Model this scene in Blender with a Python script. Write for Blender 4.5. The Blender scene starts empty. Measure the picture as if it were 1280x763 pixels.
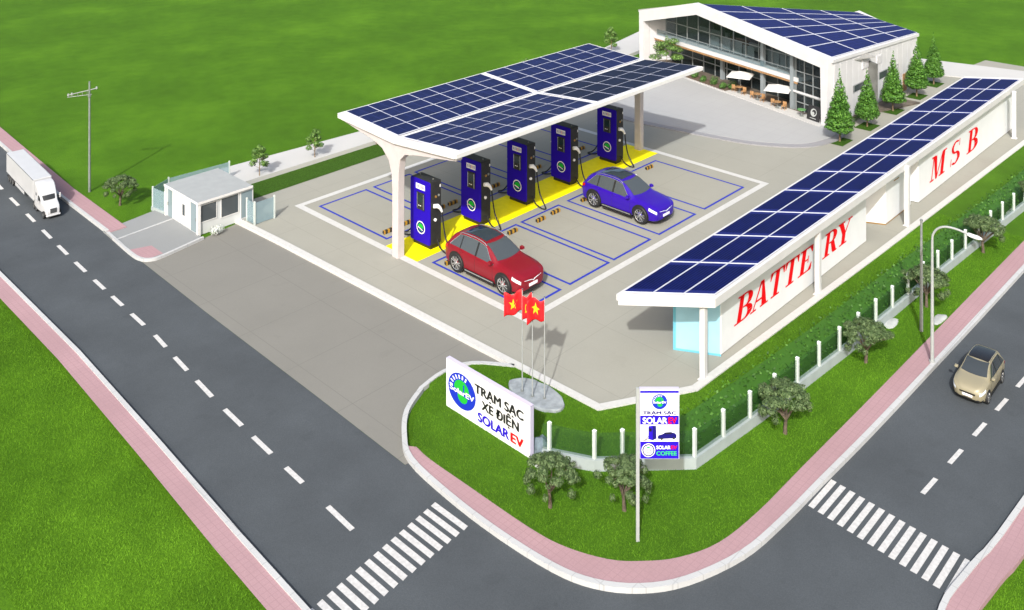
import bpy, bmesh, math, random
import numpy as np
from mathutils import Vector, Matrix
random.seed(7)
PI = math.pi
R = math.radians
scene = bpy.context.scene
C = scene.collection

# ------------------------------------------------------------------ camera geometry
FPX, CAM_H, HOR = 1178.0, 16.0, -230.0
_n = math.hypot(1, .95)
FWD = (1/_n, .95/_n)
RGT = (.95/_n, -1/_n)

# ------------------------------------------------------------------ materials
MATS = {}
def mat(name, col, rough=.6, metal=0., spec=.5, var=0., vscale=6., bump=0., bscale=40., coat=0., col2=None, emit=0., coords='Object', detail=4.):
    m = bpy.data.materials.new(name); m.use_nodes = True
    nt = m.node_tree; b = nt.nodes['Principled BSDF']
    b.inputs['Base Color'].default_value = (*col, 1)
    b.inputs['Roughness'].default_value = rough
    b.inputs['Metallic'].default_value = metal
    b.inputs['Specular IOR Level'].default_value = spec
    b.inputs['Coat Weight'].default_value = coat
    b.inputs['Coat Roughness'].default_value = .05
    if emit:
        b.inputs['Emission Color'].default_value = (*col, 1); b.inputs['Emission Strength'].default_value = emit
    vec = None
    if var or bump or col2:
        if coords == 'World':
            g = nt.nodes.new('ShaderNodeNewGeometry'); vec = g.outputs['Position']
        else:
            t = nt.nodes.new('ShaderNodeTexCoord'); vec = t.outputs[coords]
    if var or col2:
        n = nt.nodes.new('ShaderNodeTexNoise'); n.inputs['Scale'].default_value = vscale; n.inputs['Detail'].default_value = detail
        nt.links.new(vec, n.inputs['Vector'])
        r = nt.nodes.new('ShaderNodeValToRGB')
        c2 = col2 if col2 else tuple(c*(1-var) for c in col)
        c1 = col if col2 else tuple(min(1, c*(1+var*.5)) for c in col)
        r.color_ramp.elements[0].position = .34; r.color_ramp.elements[1].position = .66
        r.color_ramp.elements[0].color = (*c2, 1); r.color_ramp.elements[1].color = (*c1, 1)
        nt.links.new(n.outputs['Fac'], r.inputs['Fac']); nt.links.new(r.outputs['Color'], b.inputs['Base Color'])
    if bump:
        n2 = nt.nodes.new('ShaderNodeTexNoise'); n2.inputs['Scale'].default_value = bscale; n2.inputs['Detail'].default_value = 3
        nt.links.new(vec, n2.inputs['Vector'])
        bp = nt.nodes.new('ShaderNodeBump'); bp.inputs['Strength'].default_value = bump; bp.inputs['Distance'].default_value = .02
        nt.links.new(n2.outputs['Fac'], bp.inputs['Height']); nt.links.new(bp.outputs['Normal'], b.inputs['Normal'])
    MATS[name] = m
    return m

def ramp(nt, fac, stops):
    r = nt.nodes.new('ShaderNodeValToRGB')
    while len(r.color_ramp.elements) < len(stops): r.color_ramp.elements.new(.5)
    for e, (p, c) in zip(r.color_ramp.elements, stops):
        e.position = p; e.color = (*c, 1)
    nt.links.new(fac, r.inputs['Fac'])
    return r.outputs['Color']
def noise(nt, vec, scale, detail=4, rough=.55):
    n = nt.nodes.new('ShaderNodeTexNoise'); n.inputs['Scale'].default_value = scale
    n.inputs['Detail'].default_value = detail; n.inputs['Roughness'].default_value = rough
    nt.links.new(vec, n.inputs['Vector']); return n.outputs['Fac']
def mixc(nt, a, b, fac, mode='MIX'):
    x = nt.nodes.new('ShaderNodeMix'); x.data_type = 'RGBA'; x.blend_type = mode
    if isinstance(fac, float): x.inputs[0].default_value = fac
    else: nt.links.new(fac, x.inputs[0])
    nt.links.new(a, x.inputs[6]); nt.links.new(b, x.inputs[7])
    return x.outputs[2]

def grass_mat(name, dark, mid, light, fine=26., blades=False):
    m = bpy.data.materials.new(name); m.use_nodes = True; nt = m.node_tree; b = nt.nodes['Principled BSDF']
    g = nt.nodes.new('ShaderNodeNewGeometry'); v = g.outputs['Position']
    big = ramp(nt, noise(nt, v, .16, 3), [(.3, tuple(c*.87 for c in mid)), (.5, mid), (.72, tuple(c*1.15 for c in light))])
    med = ramp(nt, noise(nt, v, 1.3, 4), [(.3, (.86,.87,.84)), (.7, (1.08,1.07,1.06))])
    c = mixc(nt, big, med, 1., 'MULTIPLY')
    if blades:
        fn = ramp(nt, g.outputs['Random Per Island'], [(0, (.74,.77,.72)), (.6, (1,1,1)), (1, (1.22,1.16,1.2))])
    else:
        fn = ramp(nt, noise(nt, v, fine, 5, .7), [(.3, (.50,.56,.45)), (.5, (.95,.95,.95)), (.72, (1.4,1.28,1.3))])
    c = mixc(nt, c, fn, 1., 'MULTIPLY')
    nt.links.new(c, b.inputs['Base Color'])
    b.inputs['Roughness'].default_value = .8; b.inputs['Specular IOR Level'].default_value = .15
    if not blades:
        bp = nt.nodes.new('ShaderNodeBump'); bp.inputs['Strength'].default_value = .7; bp.inputs['Distance'].default_value = .05
        nt.links.new(noise(nt, v, fine, 4, .7), bp.inputs['Height']); nt.links.new(bp.outputs['Normal'], b.inputs['Normal'])
    MATS[name] = m
GD, GM, GL = (.034,.095,.003), (.058,.150,.004), (.072,.174,.006)
grass_mat('grass', GD, GM, GL, 22.)
grass_mat('lawn_grass', GD, (.060,.155,.006), (.075,.185,.009), 45.)
grass_mat('grass_blades', GD, (.085,.205,.010), (.11,.25,.014), blades=True)
mat('strip_grass', (0.037,0.089,0.009), .9, spec=.1, var=.35, vscale=20, bump=.5, bscale=50, coords='World')

def paved(name, base, amt=.06, rough=.85, grain=.06, fine=70., bump=.12, joint=0., jw=.012, jd=.85, patch=0.):
    m = bpy.data.materials.new(name); m.use_nodes = True; nt = m.node_tree; b = nt.nodes['Principled BSDF']
    g = nt.nodes.new('ShaderNodeNewGeometry'); v = g.outputs['Position']
    big = ramp(nt, noise(nt, v, .45, 5, .6), [(.3, tuple(c*(1-amt) for c in base)), (.7, tuple(c*(1+amt) for c in base))])
    fn = ramp(nt, noise(nt, v, fine, 3, .7), [(.3, (1-grain,)*3), (.7, (1+grain,)*3)])
    c = mixc(nt, big, fn, 1., 'MULTIPLY')
    st = ramp(nt, noise(nt, v, 2.1, 6, .7), [(.62, (1,1,1)), (.78, (1-amt*1.6,)*3)])
    c = mixc(nt, c, st, 1., 'MULTIPLY')
    if patch:      # old oil drips and repairs with a shape of their own
        pt_ = ramp(nt, noise(nt, v, 1.1, 2, .5), [(.66, (1,1,1)), (.70, (1-patch,)*3)])
        c = mixc(nt, c, pt_, 1., 'MULTIPLY')
    if joint:
        sp = nt.nodes.new('ShaderNodeSeparateXYZ'); nt.links.new(v, sp.inputs[0]); outs = []
        for k in (0, 1):
            f = nt.nodes.new('ShaderNodeMath'); f.operation = 'PINGPONG'; nt.links.new(sp.outputs[k], f.inputs[0]); f.inputs[1].default_value = joint/2
            l = nt.nodes.new('ShaderNodeMath'); l.operation = 'LESS_THAN'; nt.links.new(f.outputs[0], l.inputs[0]); l.inputs[1].default_value = jw
            outs.append(l.outputs[0])
        mx = nt.nodes.new('ShaderNodeMath'); mx.operation = 'MAXIMUM'; nt.links.new(outs[0], mx.inputs[0]); nt.links.new(outs[1], mx.inputs[1])
        dk = nt.nodes.new('ShaderNodeRGB'); dk.outputs[0].default_value = (*(x*jd for x in base), 1)
        c = mixc(nt, c, dk.outputs[0], mx.outputs[0])
    nt.links.new(c, b.inputs['Base Color']); b.inputs['Roughness'].default_value = rough
    b.inputs['Specular IOR Level'].default_value = .25
    bp = nt.nodes.new('ShaderNodeBump'); bp.inputs['Strength'].default_value = bump; bp.inputs['Distance'].default_value = .02
    nt.links.new(noise(nt, v, fine*.8, 3), bp.inputs['Height']); nt.links.new(bp.outputs['Normal'], b.inputs['Normal'])
    MATS[name] = m
paved('asphalt', (0.060,0.069,0.078), .13, .9, .16, 40., .25, patch=.07)
paved('lot_concrete', (0.276,0.274,0.241), .035, .85, .03, 30., joint=2.6, jw=.010, jd=.86, patch=.025)
paved('apron_concrete', (0.179,0.177,0.163), .04, .9, .04, 34., joint=2.6, jw=.012, jd=.84, patch=.04)
paved('plaza_paving', (0.332,0.337,0.343), .03, .75, .03, 40., joint=.8, jw=.010, jd=.92)
paved('plaza_edge', (0.249,0.249,0.265), .03, .75, .03, 40., joint=.8, jw=.010, jd=.9)
paved('pink_paving', (0.332,0.212,0.232), .08, .85, .08, 45., joint=.16, jw=.007, jd=.88)
paved('white_paving', (0.442,0.442,0.437), .03, .8, .03, 40.)
paved('kerb_stone', (0.420,0.431,0.442), .06, .75, .05, 40., joint=.55, jw=.010, jd=.80)
paved('grey_slab', (0.221,0.232,0.238), .05, .85, .05, 40.)
mat('road_paint', (0.490,0.490,0.490), .6, var=.14, vscale=14, coords='World')
mat('white_line', (0.501,0.501,0.490), .6, var=.06, vscale=8, coords='World')
mat('yellow_paint', (.90,.80,.0), .7, spec=.2, var=.05, vscale=5, coords='World')
mat('blue_line', (.026,.042,.36), .7, spec=.15, var=.12, vscale=10, coords='World')
mat('white_paint', (.62,.62,.62), .45, var=.05, vscale=3)
mat('shelter_white', (.56,.555,.56), .55, var=.04, vscale=2)
mat('canopy_steel', (.50,.455,.46), .55, var=.06, vscale=3)
mat('panel_white', (.70,.715,.73), .45, var=.03, vscale=2)
mat('cabinet_blue', (.30,.54,.66), .5, var=.06, vscale=2)
mat('cabinet_edge', (.12,.40,.52), .45)
mat('red_letter', (.66,.003,.006), .85, spec=.08)
mat('charger_blue', (.015,.002,.34), .6, spec=.12)
mat('charger_black', (.024,.024,.026), .55, spec=.3, var=.2, vscale=6)
mat('rubber', (.010,.010,.011), .6)
mat('screen', (.006,.022,.024), .12, spec=.6)
mat('silver', (.62,.63,.64), .25, metal=.9)
mat('steel_grey', (.22,.235,.23), .55, metal=.2, var=.12, vscale=8)
mat('pole_pale', (.34,.36,.36), .5, metal=.1, var=.06, vscale=5)
mat('pole_dark', (.17,.20,.18), .6, var=.15, vscale=8)
mat('plastic_white', (.8,.8,.82), .35)
mat('orange_brass', (.42,.24,.07), .35, metal=.6)
mat('logo_blue', (.010,.03,.40), .8, spec=.1)
mat('logo_green', (.015,.36,.035), .8, spec=.1)
mat('ink_black', (.006,.006,.007), .5)
mat('ink_navy', (.010,.008,.14), .8, spec=.1)
mat('ink_blue', (.02,.006,.42), .8, spec=.1)
mat('ink_red', (.62,.006,.008), .8, spec=.1)
mat('ink_green', (.03,.48,.14), .5)
mat('lilac_edge', (.48,.46,.60), .5)
mat('stop_yellow', (.36,.19,.012), .7, var=.2, vscale=20)
mat('stop_black', (.02,.018,.015), .7)
mat('red_paint', (.175,.004,.012), .34, spec=.35, coat=.25)
mat('violet_paint', (.024,.003,.28), .32, spec=.35, coat=.25)
mat('beige_paint', (.26,.235,.16), .38, metal=.15, coat=.3)
mat('car_glass', (.035,.042,.048), .06, spec=.7)
mat('car_glass_pale', (.055,.066,.075), .10, spec=.55)
mat('roof_glass', (.022,.035,.050), .05, spec=.7)
mat('black_roof', (.012,.011,.011), .18, spec=.6)
mat('trim_black', (.010,.010,.010), .45)
mat('lamp_lens', (.62,.66,.72), .12, spec=.8)
mat('tail_red', (.40,.01,.01), .2)
mat('truck_white', (.47,.48,.50), .4, coat=.2, var=.04, vscale=2)
mat('truck_dark', (.02,.022,.025), .5)
mat('flag_red', (.78,.006,.012), .7)
mat('flag_yellow', (.90,.52,.01), .6)
mat('bark', (.11,.085,.062), .9, var=.4, vscale=14, bump=.5, bscale=30)
mat('young_bark', (.20,.14,.085), .9, var=.3, vscale=14)
mat('soil', (.10,.07,.05), .95, var=.3, vscale=10)
mat('wood', (.34,.19,.085), .55, var=.35, vscale=10)
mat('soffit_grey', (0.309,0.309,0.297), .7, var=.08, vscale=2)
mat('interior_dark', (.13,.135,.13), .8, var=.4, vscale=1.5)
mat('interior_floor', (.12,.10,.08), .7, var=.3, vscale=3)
mat('facade_white', (.56,.56,.575), .5, var=.05, vscale=1.5)
mat('facade_seam', (.52,.53,.56), .6)
mat('mullion', (.26,.28,.29), .45, metal=.3)
mat('column_grey', (.22,.25,.27), .5)
mat('umbrella_cloth', (.62,.62,.61), .8)
mat('terrace_green', (0.095,0.250,0.083), .5)
mat('guard_roof', (0.297,0.315,0.321), .7, var=.05, vscale=3)
mat('guard_wall', (.52,.54,.55), .55, var=.05, vscale=2)
mat('guard_glass', (.20,.26,.29), .12, spec=.6)
mat('stone_grey', (.27,.30,.32), .9, var=.25, vscale=5, bump=.4, bscale=14)
mat('stone_blue', (0.119,0.161,0.196), .85, var=.35, vscale=6, bump=.5, bscale=14)
mat('stone_pale', (0.369,0.393,0.393), .85, var=.12, vscale=5, bump=.3, bscale=14)
mat('fence_wall', (0.309,0.357,0.363), .75, var=.08, vscale=3)
mat('fence_post', (.52,.57,.55), .6, var=.06, vscale=4)
mat('fence_cap', (.70,.74,.75), .6)

def leaf_mat(name, dark, mid, light):
    m = bpy.data.materials.new(name); m.use_nodes = True; nt = m.node_tree; b = nt.nodes['Principled BSDF']
    g = nt.nodes.new('ShaderNodeNewGeometry')
    c = ramp(nt, g.outputs['Random Per Island'], [(0, dark), (.55, mid), (1, light)])
    nt.links.new(c, b.inputs['Base Color']); b.inputs['Roughness'].default_value = .6
    b.inputs['Specular IOR Level'].default_value = .3
    MATS[name] = m
leaf_mat('olive_leaf', (.034,.062,.020), (.072,.120,.042), (.125,.175,.075))
leaf_mat('cone_leaf', (.022,.075,.008), (.055,.16,.016), (.11,.25,.035))
leaf_mat('young_leaf', (.04,.10,.018), (.09,.18,.035), (.16,.26,.07))
leaf_mat('hedge_leaf', (.016,.055,.006), (.036,.115,.010), (.065,.165,.018))
leaf_mat('shrub_leaf', (.025,.075,.015), (.055,.14,.025), (.11,.21,.05))
leaf_mat('flower_leaf', (.35,.40,.36), (.62,.66,.64), (.8,.82,.8))

def solar_mat(name, cell, line, nx, ny, line_w=.035, streak=.0, rough=.38):
    m = bpy.data.materials.new(name); m.use_nodes = True; nt = m.node_tree; b = nt.nodes['Principled BSDF']
    uv = nt.nodes.new('ShaderNodeUVMap')
    sep = nt.nodes.new('ShaderNodeSeparateXYZ'); nt.links.new(uv.outputs['UV'], sep.inputs[0])
    def edge(out, n):
        a = nt.nodes.new('ShaderNodeMath'); a.operation = 'MULTIPLY'; nt.links.new(out, a.inputs[0]); a.inputs[1].default_value = n
        f = nt.nodes.new('ShaderNodeMath'); f.operation = 'PINGPONG'; nt.links.new(a.outputs[0], f.inputs[0]); f.inputs[1].default_value = .5
        l = nt.nodes.new('ShaderNodeMath'); l.operation = 'LESS_THAN'; nt.links.new(f.outputs[0], l.inputs[0]); l.inputs[1].default_value = line_w
        return l.outputs[0]
    mx = nt.nodes.new('ShaderNodeMath'); mx.operation = 'MAXIMUM'
    nt.links.new(edge(sep.outputs[0], nx), mx.inputs[0]); nt.links.new(edge(sep.outputs[1], ny), mx.inputs[1])
    g = nt.nodes.new('ShaderNodeNewGeometry')
    cc = ramp(nt, noise(nt, g.outputs['Position'], 3., 5, .7), [(.3, tuple(c*.7 for c in cell)), (.7, tuple(c*1.35 for c in cell))])
    ln = nt.nodes.new('ShaderNodeRGB'); ln.outputs[0].default_value = (*line, 1)
    c = mixc(nt, cc, ln.outputs[0], mx.outputs[0])
    nt.links.new(c, b.inputs['Base Color']); b.inputs['Roughness'].default_value = rough
    b.inputs['Specular IOR Level'].default_value = .04
    MATS[name] = m
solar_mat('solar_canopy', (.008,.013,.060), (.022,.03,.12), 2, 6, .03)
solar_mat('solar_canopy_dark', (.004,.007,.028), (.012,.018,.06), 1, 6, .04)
solar_mat('solar_battery', (.0018,.0036,.046), (.012,.018,.12), 1, 8, .09)
solar_mat('solar_roof', (.004,.008,.075), (.018,.022,.15), 6, 4, .03)

def glass_mat(name, tint, alpha, rough=.03, through=(.82,.88,.9)):
    m = bpy.data.materials.new(name); m.use_nodes = True; nt = m.node_tree
    out = nt.nodes['Material Output']; b = nt.nodes['Principled BSDF']
    b.inputs['Base Color'].default_value = (*tint, 1); b.inputs['Roughness'].default_value = rough
    b.inputs['Specular IOR Level'].default_value = .6
    t = nt.nodes.new('ShaderNodeBsdfTransparent'); mx = nt.nodes.new('ShaderNodeMixShader')
    t.inputs[0].default_value = (*through,1)
    mx.inputs[0].default_value = alpha
    nt.links.new(t.outputs[0], mx.inputs[1]); nt.links.new(b.outputs[0], mx.inputs[2]); nt.links.new(mx.outputs[0], out.inputs[0])
    MATS[name] = m
glass_mat('clear_glass', (.35,.47,.52), .42)
glass_mat('facade_glass', (.03,.04,.045), .32, .02)
glass_mat('rail_glass', (.30,.34,.35), .07)
mat('inner_white', (.75,.76,.76), .6)
mat('inner_green', (.05,.10,.035), .8, var=.5, vscale=5)
glass_mat('fence_mesh', (.03,.085,.035), .14, .6, (.93,.96,.93))

# ------------------------------------------------------------------ mesh builder
class MB:
    def __init__(s): s.v = []; s.f = []; s.m = []; s.uv = {}
    def face(s, idx, m): s.f.append(tuple(idx)); s.m.append(m)
    def quad(s, a, b, c, d, m):
        i = len(s.v); s.v += [tuple(a), tuple(b), tuple(c), tuple(d)]; s.face((i,i+1,i+2,i+3), m)
    def poly(s, pts, m):
        i = len(s.v); s.v += [tuple(p) for p in pts]; s.face(range(i, i+len(pts)), m)
    def box(s, x0, x1, y0, y1, z0, z1, m):
        if x0 > x1: x0, x1 = x1, x0
        if y0 > y1: y0, y1 = y1, y0
        if z0 > z1: z0, z1 = z1, z0
        i = len(s.v)
        s.v += [(x0,y0,z0),(x1,y0,z0),(x1,y1,z0),(x0,y1,z0),(x0,y0,z1),(x1,y0,z1),(x1,y1,z1),(x0,y1,z1)]
        for q in ((0,3,2,1),(4,5,6,7),(0,1,5,4),(1,2,6,5),(2,3,7,6),(3,0,4,7)): s.face([i+k for k in q], m)
    def prism(s, pts, vec, m, mside=None, cap0=True):
        """polygon (3d pts) extruded by vec; normals fixed at build"""
        n = len(pts); i = len(s.v); V = Vector(vec)
        s.v += [tuple(p) for p in pts] + [tuple(Vector(p)+V) for p in pts]
        if cap0: s.face([i+k for k in range(n)][::-1], mside or m)
        s.face([i+n+k for k in range(n)], m)
        for k in range(n):
            j = (k+1) % n; s.face((i+k, i+j, i+n+j, i+n+k), mside or m)
    def slab(s, pts2, z0, z1, m, mside=None): s.prism([(x,y,z0) for x,y in pts2], (0,0,z1-z0), m, mside)
    def tube(s, path, r, m, n=8, caps=True):
        P = [Vector(p) for p in path]; k = len(P)
        rr = r if isinstance(r, (list,tuple)) else [r]*k
        base = len(s.v); up = Vector((0,0,1)); prev = None
        for i in range(k):
            t = (P[min(i+1,k-1)]-P[max(i-1,0)]).normalized()
            if prev is None:
                a = up if abs(t.dot(up)) < .9 else Vector((1,0,0))
                x = t.cross(a).normalized()
            else:
                x = (prev - t*prev.dot(t)).normalized()
            prev = x; y = t.cross(x)
            for j in range(n):
                an = 2*PI*j/n; s.v.append(tuple(P[i] + (x*math.cos(an)+y*math.sin(an))*rr[i]))
        for i in range(k-1):
            for j in range(n):
                j2 = (j+1) % n
                s.face((base+i*n+j, base+i*n+j2, base+(i+1)*n+j2, base+(i+1)*n+j), m)
        if caps:
            s.face([base+j for j in range(n)][::-1], m); s.face([base+(k-1)*n+j for j in range(n)], m)
    def cyl(s, c, r, h, m, n=16, axis='z', r2=None, mcap=None):
        r2 = r if r2 is None else r2; i = len(s.v); c = Vector(c)
        for (rr, t) in ((r,0),(r2,h)):
            for j in range(n):
                a = 2*PI*j/n; p, q = rr*math.cos(a), rr*math.sin(a)
                d = {'z':(p,q,t),'x':(t,p,q),'y':(q,t,p)}[axis]
                s.v.append(tuple(c+Vector(d)))
        s.face([i+j for j in range(n)][::-1], mcap or m); s.face([i+n+j for j in range(n)], mcap or m)
        for j in range(n):
            k = (j+1) % n; s.face((i+j,i+k,i+n+k,i+n+j), m)
    def grid(s, pts, m):
        """pts: rows of equal length"""
        i = len(s.v); nr = len(pts); nc = len(pts[0])
        for row in pts: s.v += [tuple(p) for p in row]
        for a in range(nr-1):
            for b in range(nc-1):
                s.face((i+a*nc+b, i+a*nc+b+1, i+(a+1)*nc+b+1, i+(a+1)*nc+b), m)
    def add(s, verts, faces, m, fn=None):
        i = len(s.v); s.v += [tuple(fn(*p)) if fn else tuple(p) for p in verts]
        for f in faces: s.face([i+k for k in f], m)
    def xform(s, M):
        s.v = [tuple(M @ Vector(p)) for p in s.v]; return s
    def build(s, name, parent=None, loc=(0,0,0), smooth=None, bevel=0., fix=True, rot=None):
        me = bpy.data.meshes.new(name); names = list(dict.fromkeys(s.m))
        me.from_pydata(s.v, [], s.f)
        for nm in names: me.materials.append(MATS[nm])
        ix = {nm:k for k,nm in enumerate(names)}
        me.polygons.foreach_set('material_index', [ix[x] for x in s.m])
        if s.uv:
            ul = me.uv_layers.new(name='UVMap')
            for p in me.polygons:
                u = s.uv.get(p.index)
                if u:
                    for li, q in zip(p.loop_indices, u): ul.data[li].uv = q
        if fix and not s.uv:
            bm = bmesh.new(); bm.from_mesh(me); bmesh.ops.recalc_face_normals(bm, faces=bm.faces); bm.to_mesh(me); bm.free()
        if smooth is not None:
            me.polygons.foreach_set('use_smooth', [True]*len(me.polygons))
            me.set_sharp_from_angle(angle=R(smooth))
        me.update()
        o = bpy.data.objects.new(name, me); C.objects.link(o)
        o.location = loc
        if rot: o.rotation_euler = rot
        if parent: o.parent = parent
        if bevel:
            md = o.modifiers.new('Bevel', 'BEVEL'); md.width = bevel; md.segments = 2; md.limit_method = 'ANGLE'
        return o

def tag(o, label=None, cat=None, group=None, kind=None):
    if label: o['label'] = label
    if cat: o['category'] = cat
    if group: o['group'] = group
    if kind: o['kind'] = kind
    return o
def thing(name, label, cat, loc=(0,0,0), rotz=0, group=None, scale=None):
    o = bpy.data.objects.new(name, None); C.objects.link(o); o.empty_display_size = .2
    o.location = loc; o.rotation_euler = (0,0,rotz)
    if scale: o.scale = (scale,)*3
    return tag(o, label, cat, group)
def struct(name, mb, smooth=None): return tag(mb.build(name, smooth=smooth), kind='structure')
def copy_tree(o, parent=None):
    c = o.copy(); C.objects.link(c)
    if parent: c.parent = parent
    for ch in list(o.children): copy_tree(ch, c)
    return c

def offset_line(pts, d):
    out = []
    for i in range(len(pts)):
        p = Vector(pts[i])
        t0 = (Vector(pts[i])-Vector(pts[i-1])).normalized() if i else None
        t1 = (Vector(pts[i+1])-Vector(pts[i])).normalized() if i < len(pts)-1 else None
        if t0 is None: t0 = t1
        if t1 is None: t1 = t0
        n0 = Vector((-t0.y, t0.x)); n1 = Vector((-t1.y, t1.x))
        nn = (n0+n1).normalized(); k = d/max(.35, nn.dot(n0))
        out.append((p.x+nn.x*k, p.y+nn.y*k))
    return out
def strip(mb, pts, d0, d1, z0, z1, m):
    """wall of constant height along polyline, offsets d0..d1 to the left of travel"""
    a = offset_line(pts, d0); b = offset_line(pts, d1); n = len(pts); i = len(mb.v)
    for (p, q) in zip(a, b): mb.v += [(p[0],p[1],z0),(q[0],q[1],z0),(q[0],q[1],z1),(p[0],p[1],z1)]
    for k in range(n-1):
        A = i+4*k; B = A+4
        for e in range(4):
            f = (e+1) % 4; mb.face((A+e, B+e, B+f, A+f), m)
    mb.face((i,i+1,i+2,i+3), m); e = i+4*(n-1); mb.face((e+3,e+2,e+1,e), m)
def smooth_line(pts, sub=5):
    P = [Vector(p) for p in pts]; out = []
    for i in range(len(P)-1):
        p0 = P[max(i-1,0)]; p1 = P[i]; p2 = P[i+1]; p3 = P[min(i+2,len(P)-1)]
        for k in range(sub):
            t = k/sub
            out.append(tuple(.5*((2*p1)+(p2-p0)*t+(2*p0-5*p1+4*p2-p3)*t*t+(3*p1-p0-3*p2+p3)*t**3)))
    out.append(tuple(P[-1])); return out

# ------------------------------------------------------------------ lettering
_txt = {}
def text_geo(body, bold=.0):
    key = (body, bold)
    if key in _txt: return _txt[key]
    cu = bpy.data.curves.new('lettering_curve', 'FONT'); cu.body = body; cu.size = 1; cu.offset = bold
    cu.resolution_u = 4; cu.fill_mode = 'FRONT'
    o = bpy.data.objects.new('lettering_curve', cu); C.objects.link(o)
    bpy.context.view_layer.update()
    me = bpy.data.meshes.new_from_object(o.evaluated_get(bpy.context.evaluated_depsgraph_get()))
    vs = [tuple(v.co) for v in me.vertices]; fs = [tuple(p.vertices) for p in me.polygons]
    bpy.data.objects.remove(o); bpy.data.curves.remove(cu); bpy.data.meshes.remove(me)
    _txt[key] = (vs, fs); return vs, fs
def text_onto(mb, body, u0, u1, v0, h, fn, m, bold=.02, lift=.004, caps=None):
    """fit the text between u0..u1; cap height h, baseline v0; fn(u,v,w) -> 3d; weight added by stacked shifted copies"""
    vs, fs = text_geo(body, 0.)
    x0 = min(v[0] for v in vs); x1 = max(v[0] for v in vs)
    sx = (u1-u0)/(x1-x0+2*bold); sy = h/.73
    for k, (dx, dy) in enumerate(((0,0),(-bold,0),(bold,0),(-bold*.5,bold*.6),(bold*.5,-bold*.6))):
        mb.add([(u0+(v[0]-x0+bold+dx)*sx, v0+(v[1]+dy)*sy, lift+.0004*k) for v in vs], fs, m, fn)
def disc_onto(mb, cu, cv, r, fn, m, lift, n=28, rx=None):
    rx = r if rx is None else rx
    mb.poly([fn(cu+rx*math.cos(2*PI*k/n), cv+r*math.sin(2*PI*k/n), lift) for k in range(n)], m)
def rect_onto(mb, u0, u1, v0, v1, fn, m, lift):
    mb.quad(fn(u0,v0,lift), fn(u1,v0,lift), fn(u1,v1,lift), fn(u0,v1,lift), m)
def poly_onto(mb, pts, fn, m, lift): mb.poly([fn(u,v,lift) for u,v in pts], m)
def round_logo(mb, cu, cv, r, fn, text=True, lift=.003, rx=None):
    rx = rx or r; kx = rx/r
    disc_onto(mb, cu, cv, r, fn, 'logo_blue', lift, rx=rx)
    g = lambda pts: [(cu+kx*r*x, cv+r*y) for x,y in pts]
    up = [(-.55,.02)]+[(-.02+.55*math.cos(a), .06+.56*math.sin(a)) for a in [PI*(1-k/14) for k in range(15)]]+[(.60,-.10),(.22,-.02)]
    poly_onto(mb, g(up), fn, 'logo_green', lift+.002)
    lo = [(-.30,-.22)]+[(.05+.36*math.cos(a), -.28+.38*math.sin(a)) for a in [PI+PI*k/10 for k in range(11)]]+[(.12,-.22)]
    poly_onto(mb, g(lo), fn, 'logo_green', lift+.002)
    poly_onto(mb, g([(.10,.42),(.18,.42),(.18,-.02),(.10,-.05)]), fn, 'logo_blue', lift+.004)
    for k in range(7):
        a = R(172-k*17); ca, sa = math.cos(a), math.sin(a); w = .045
        poly_onto(mb, g([(.68*ca-w*sa,.68*sa+w*ca),(.68*ca+w*sa,.68*sa-w*ca),(.90*ca+w*sa,.90*sa-w*ca),(.90*ca-w*sa,.90*sa+w*ca)]), fn, 'plastic_white', lift+.002)
    if text: text_onto(mb, 'SolarEV', cu-.88*rx, cu+.90*rx, cv-.20*r, .30*r, fn, 'plastic_white', .03, lift+.007)

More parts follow.
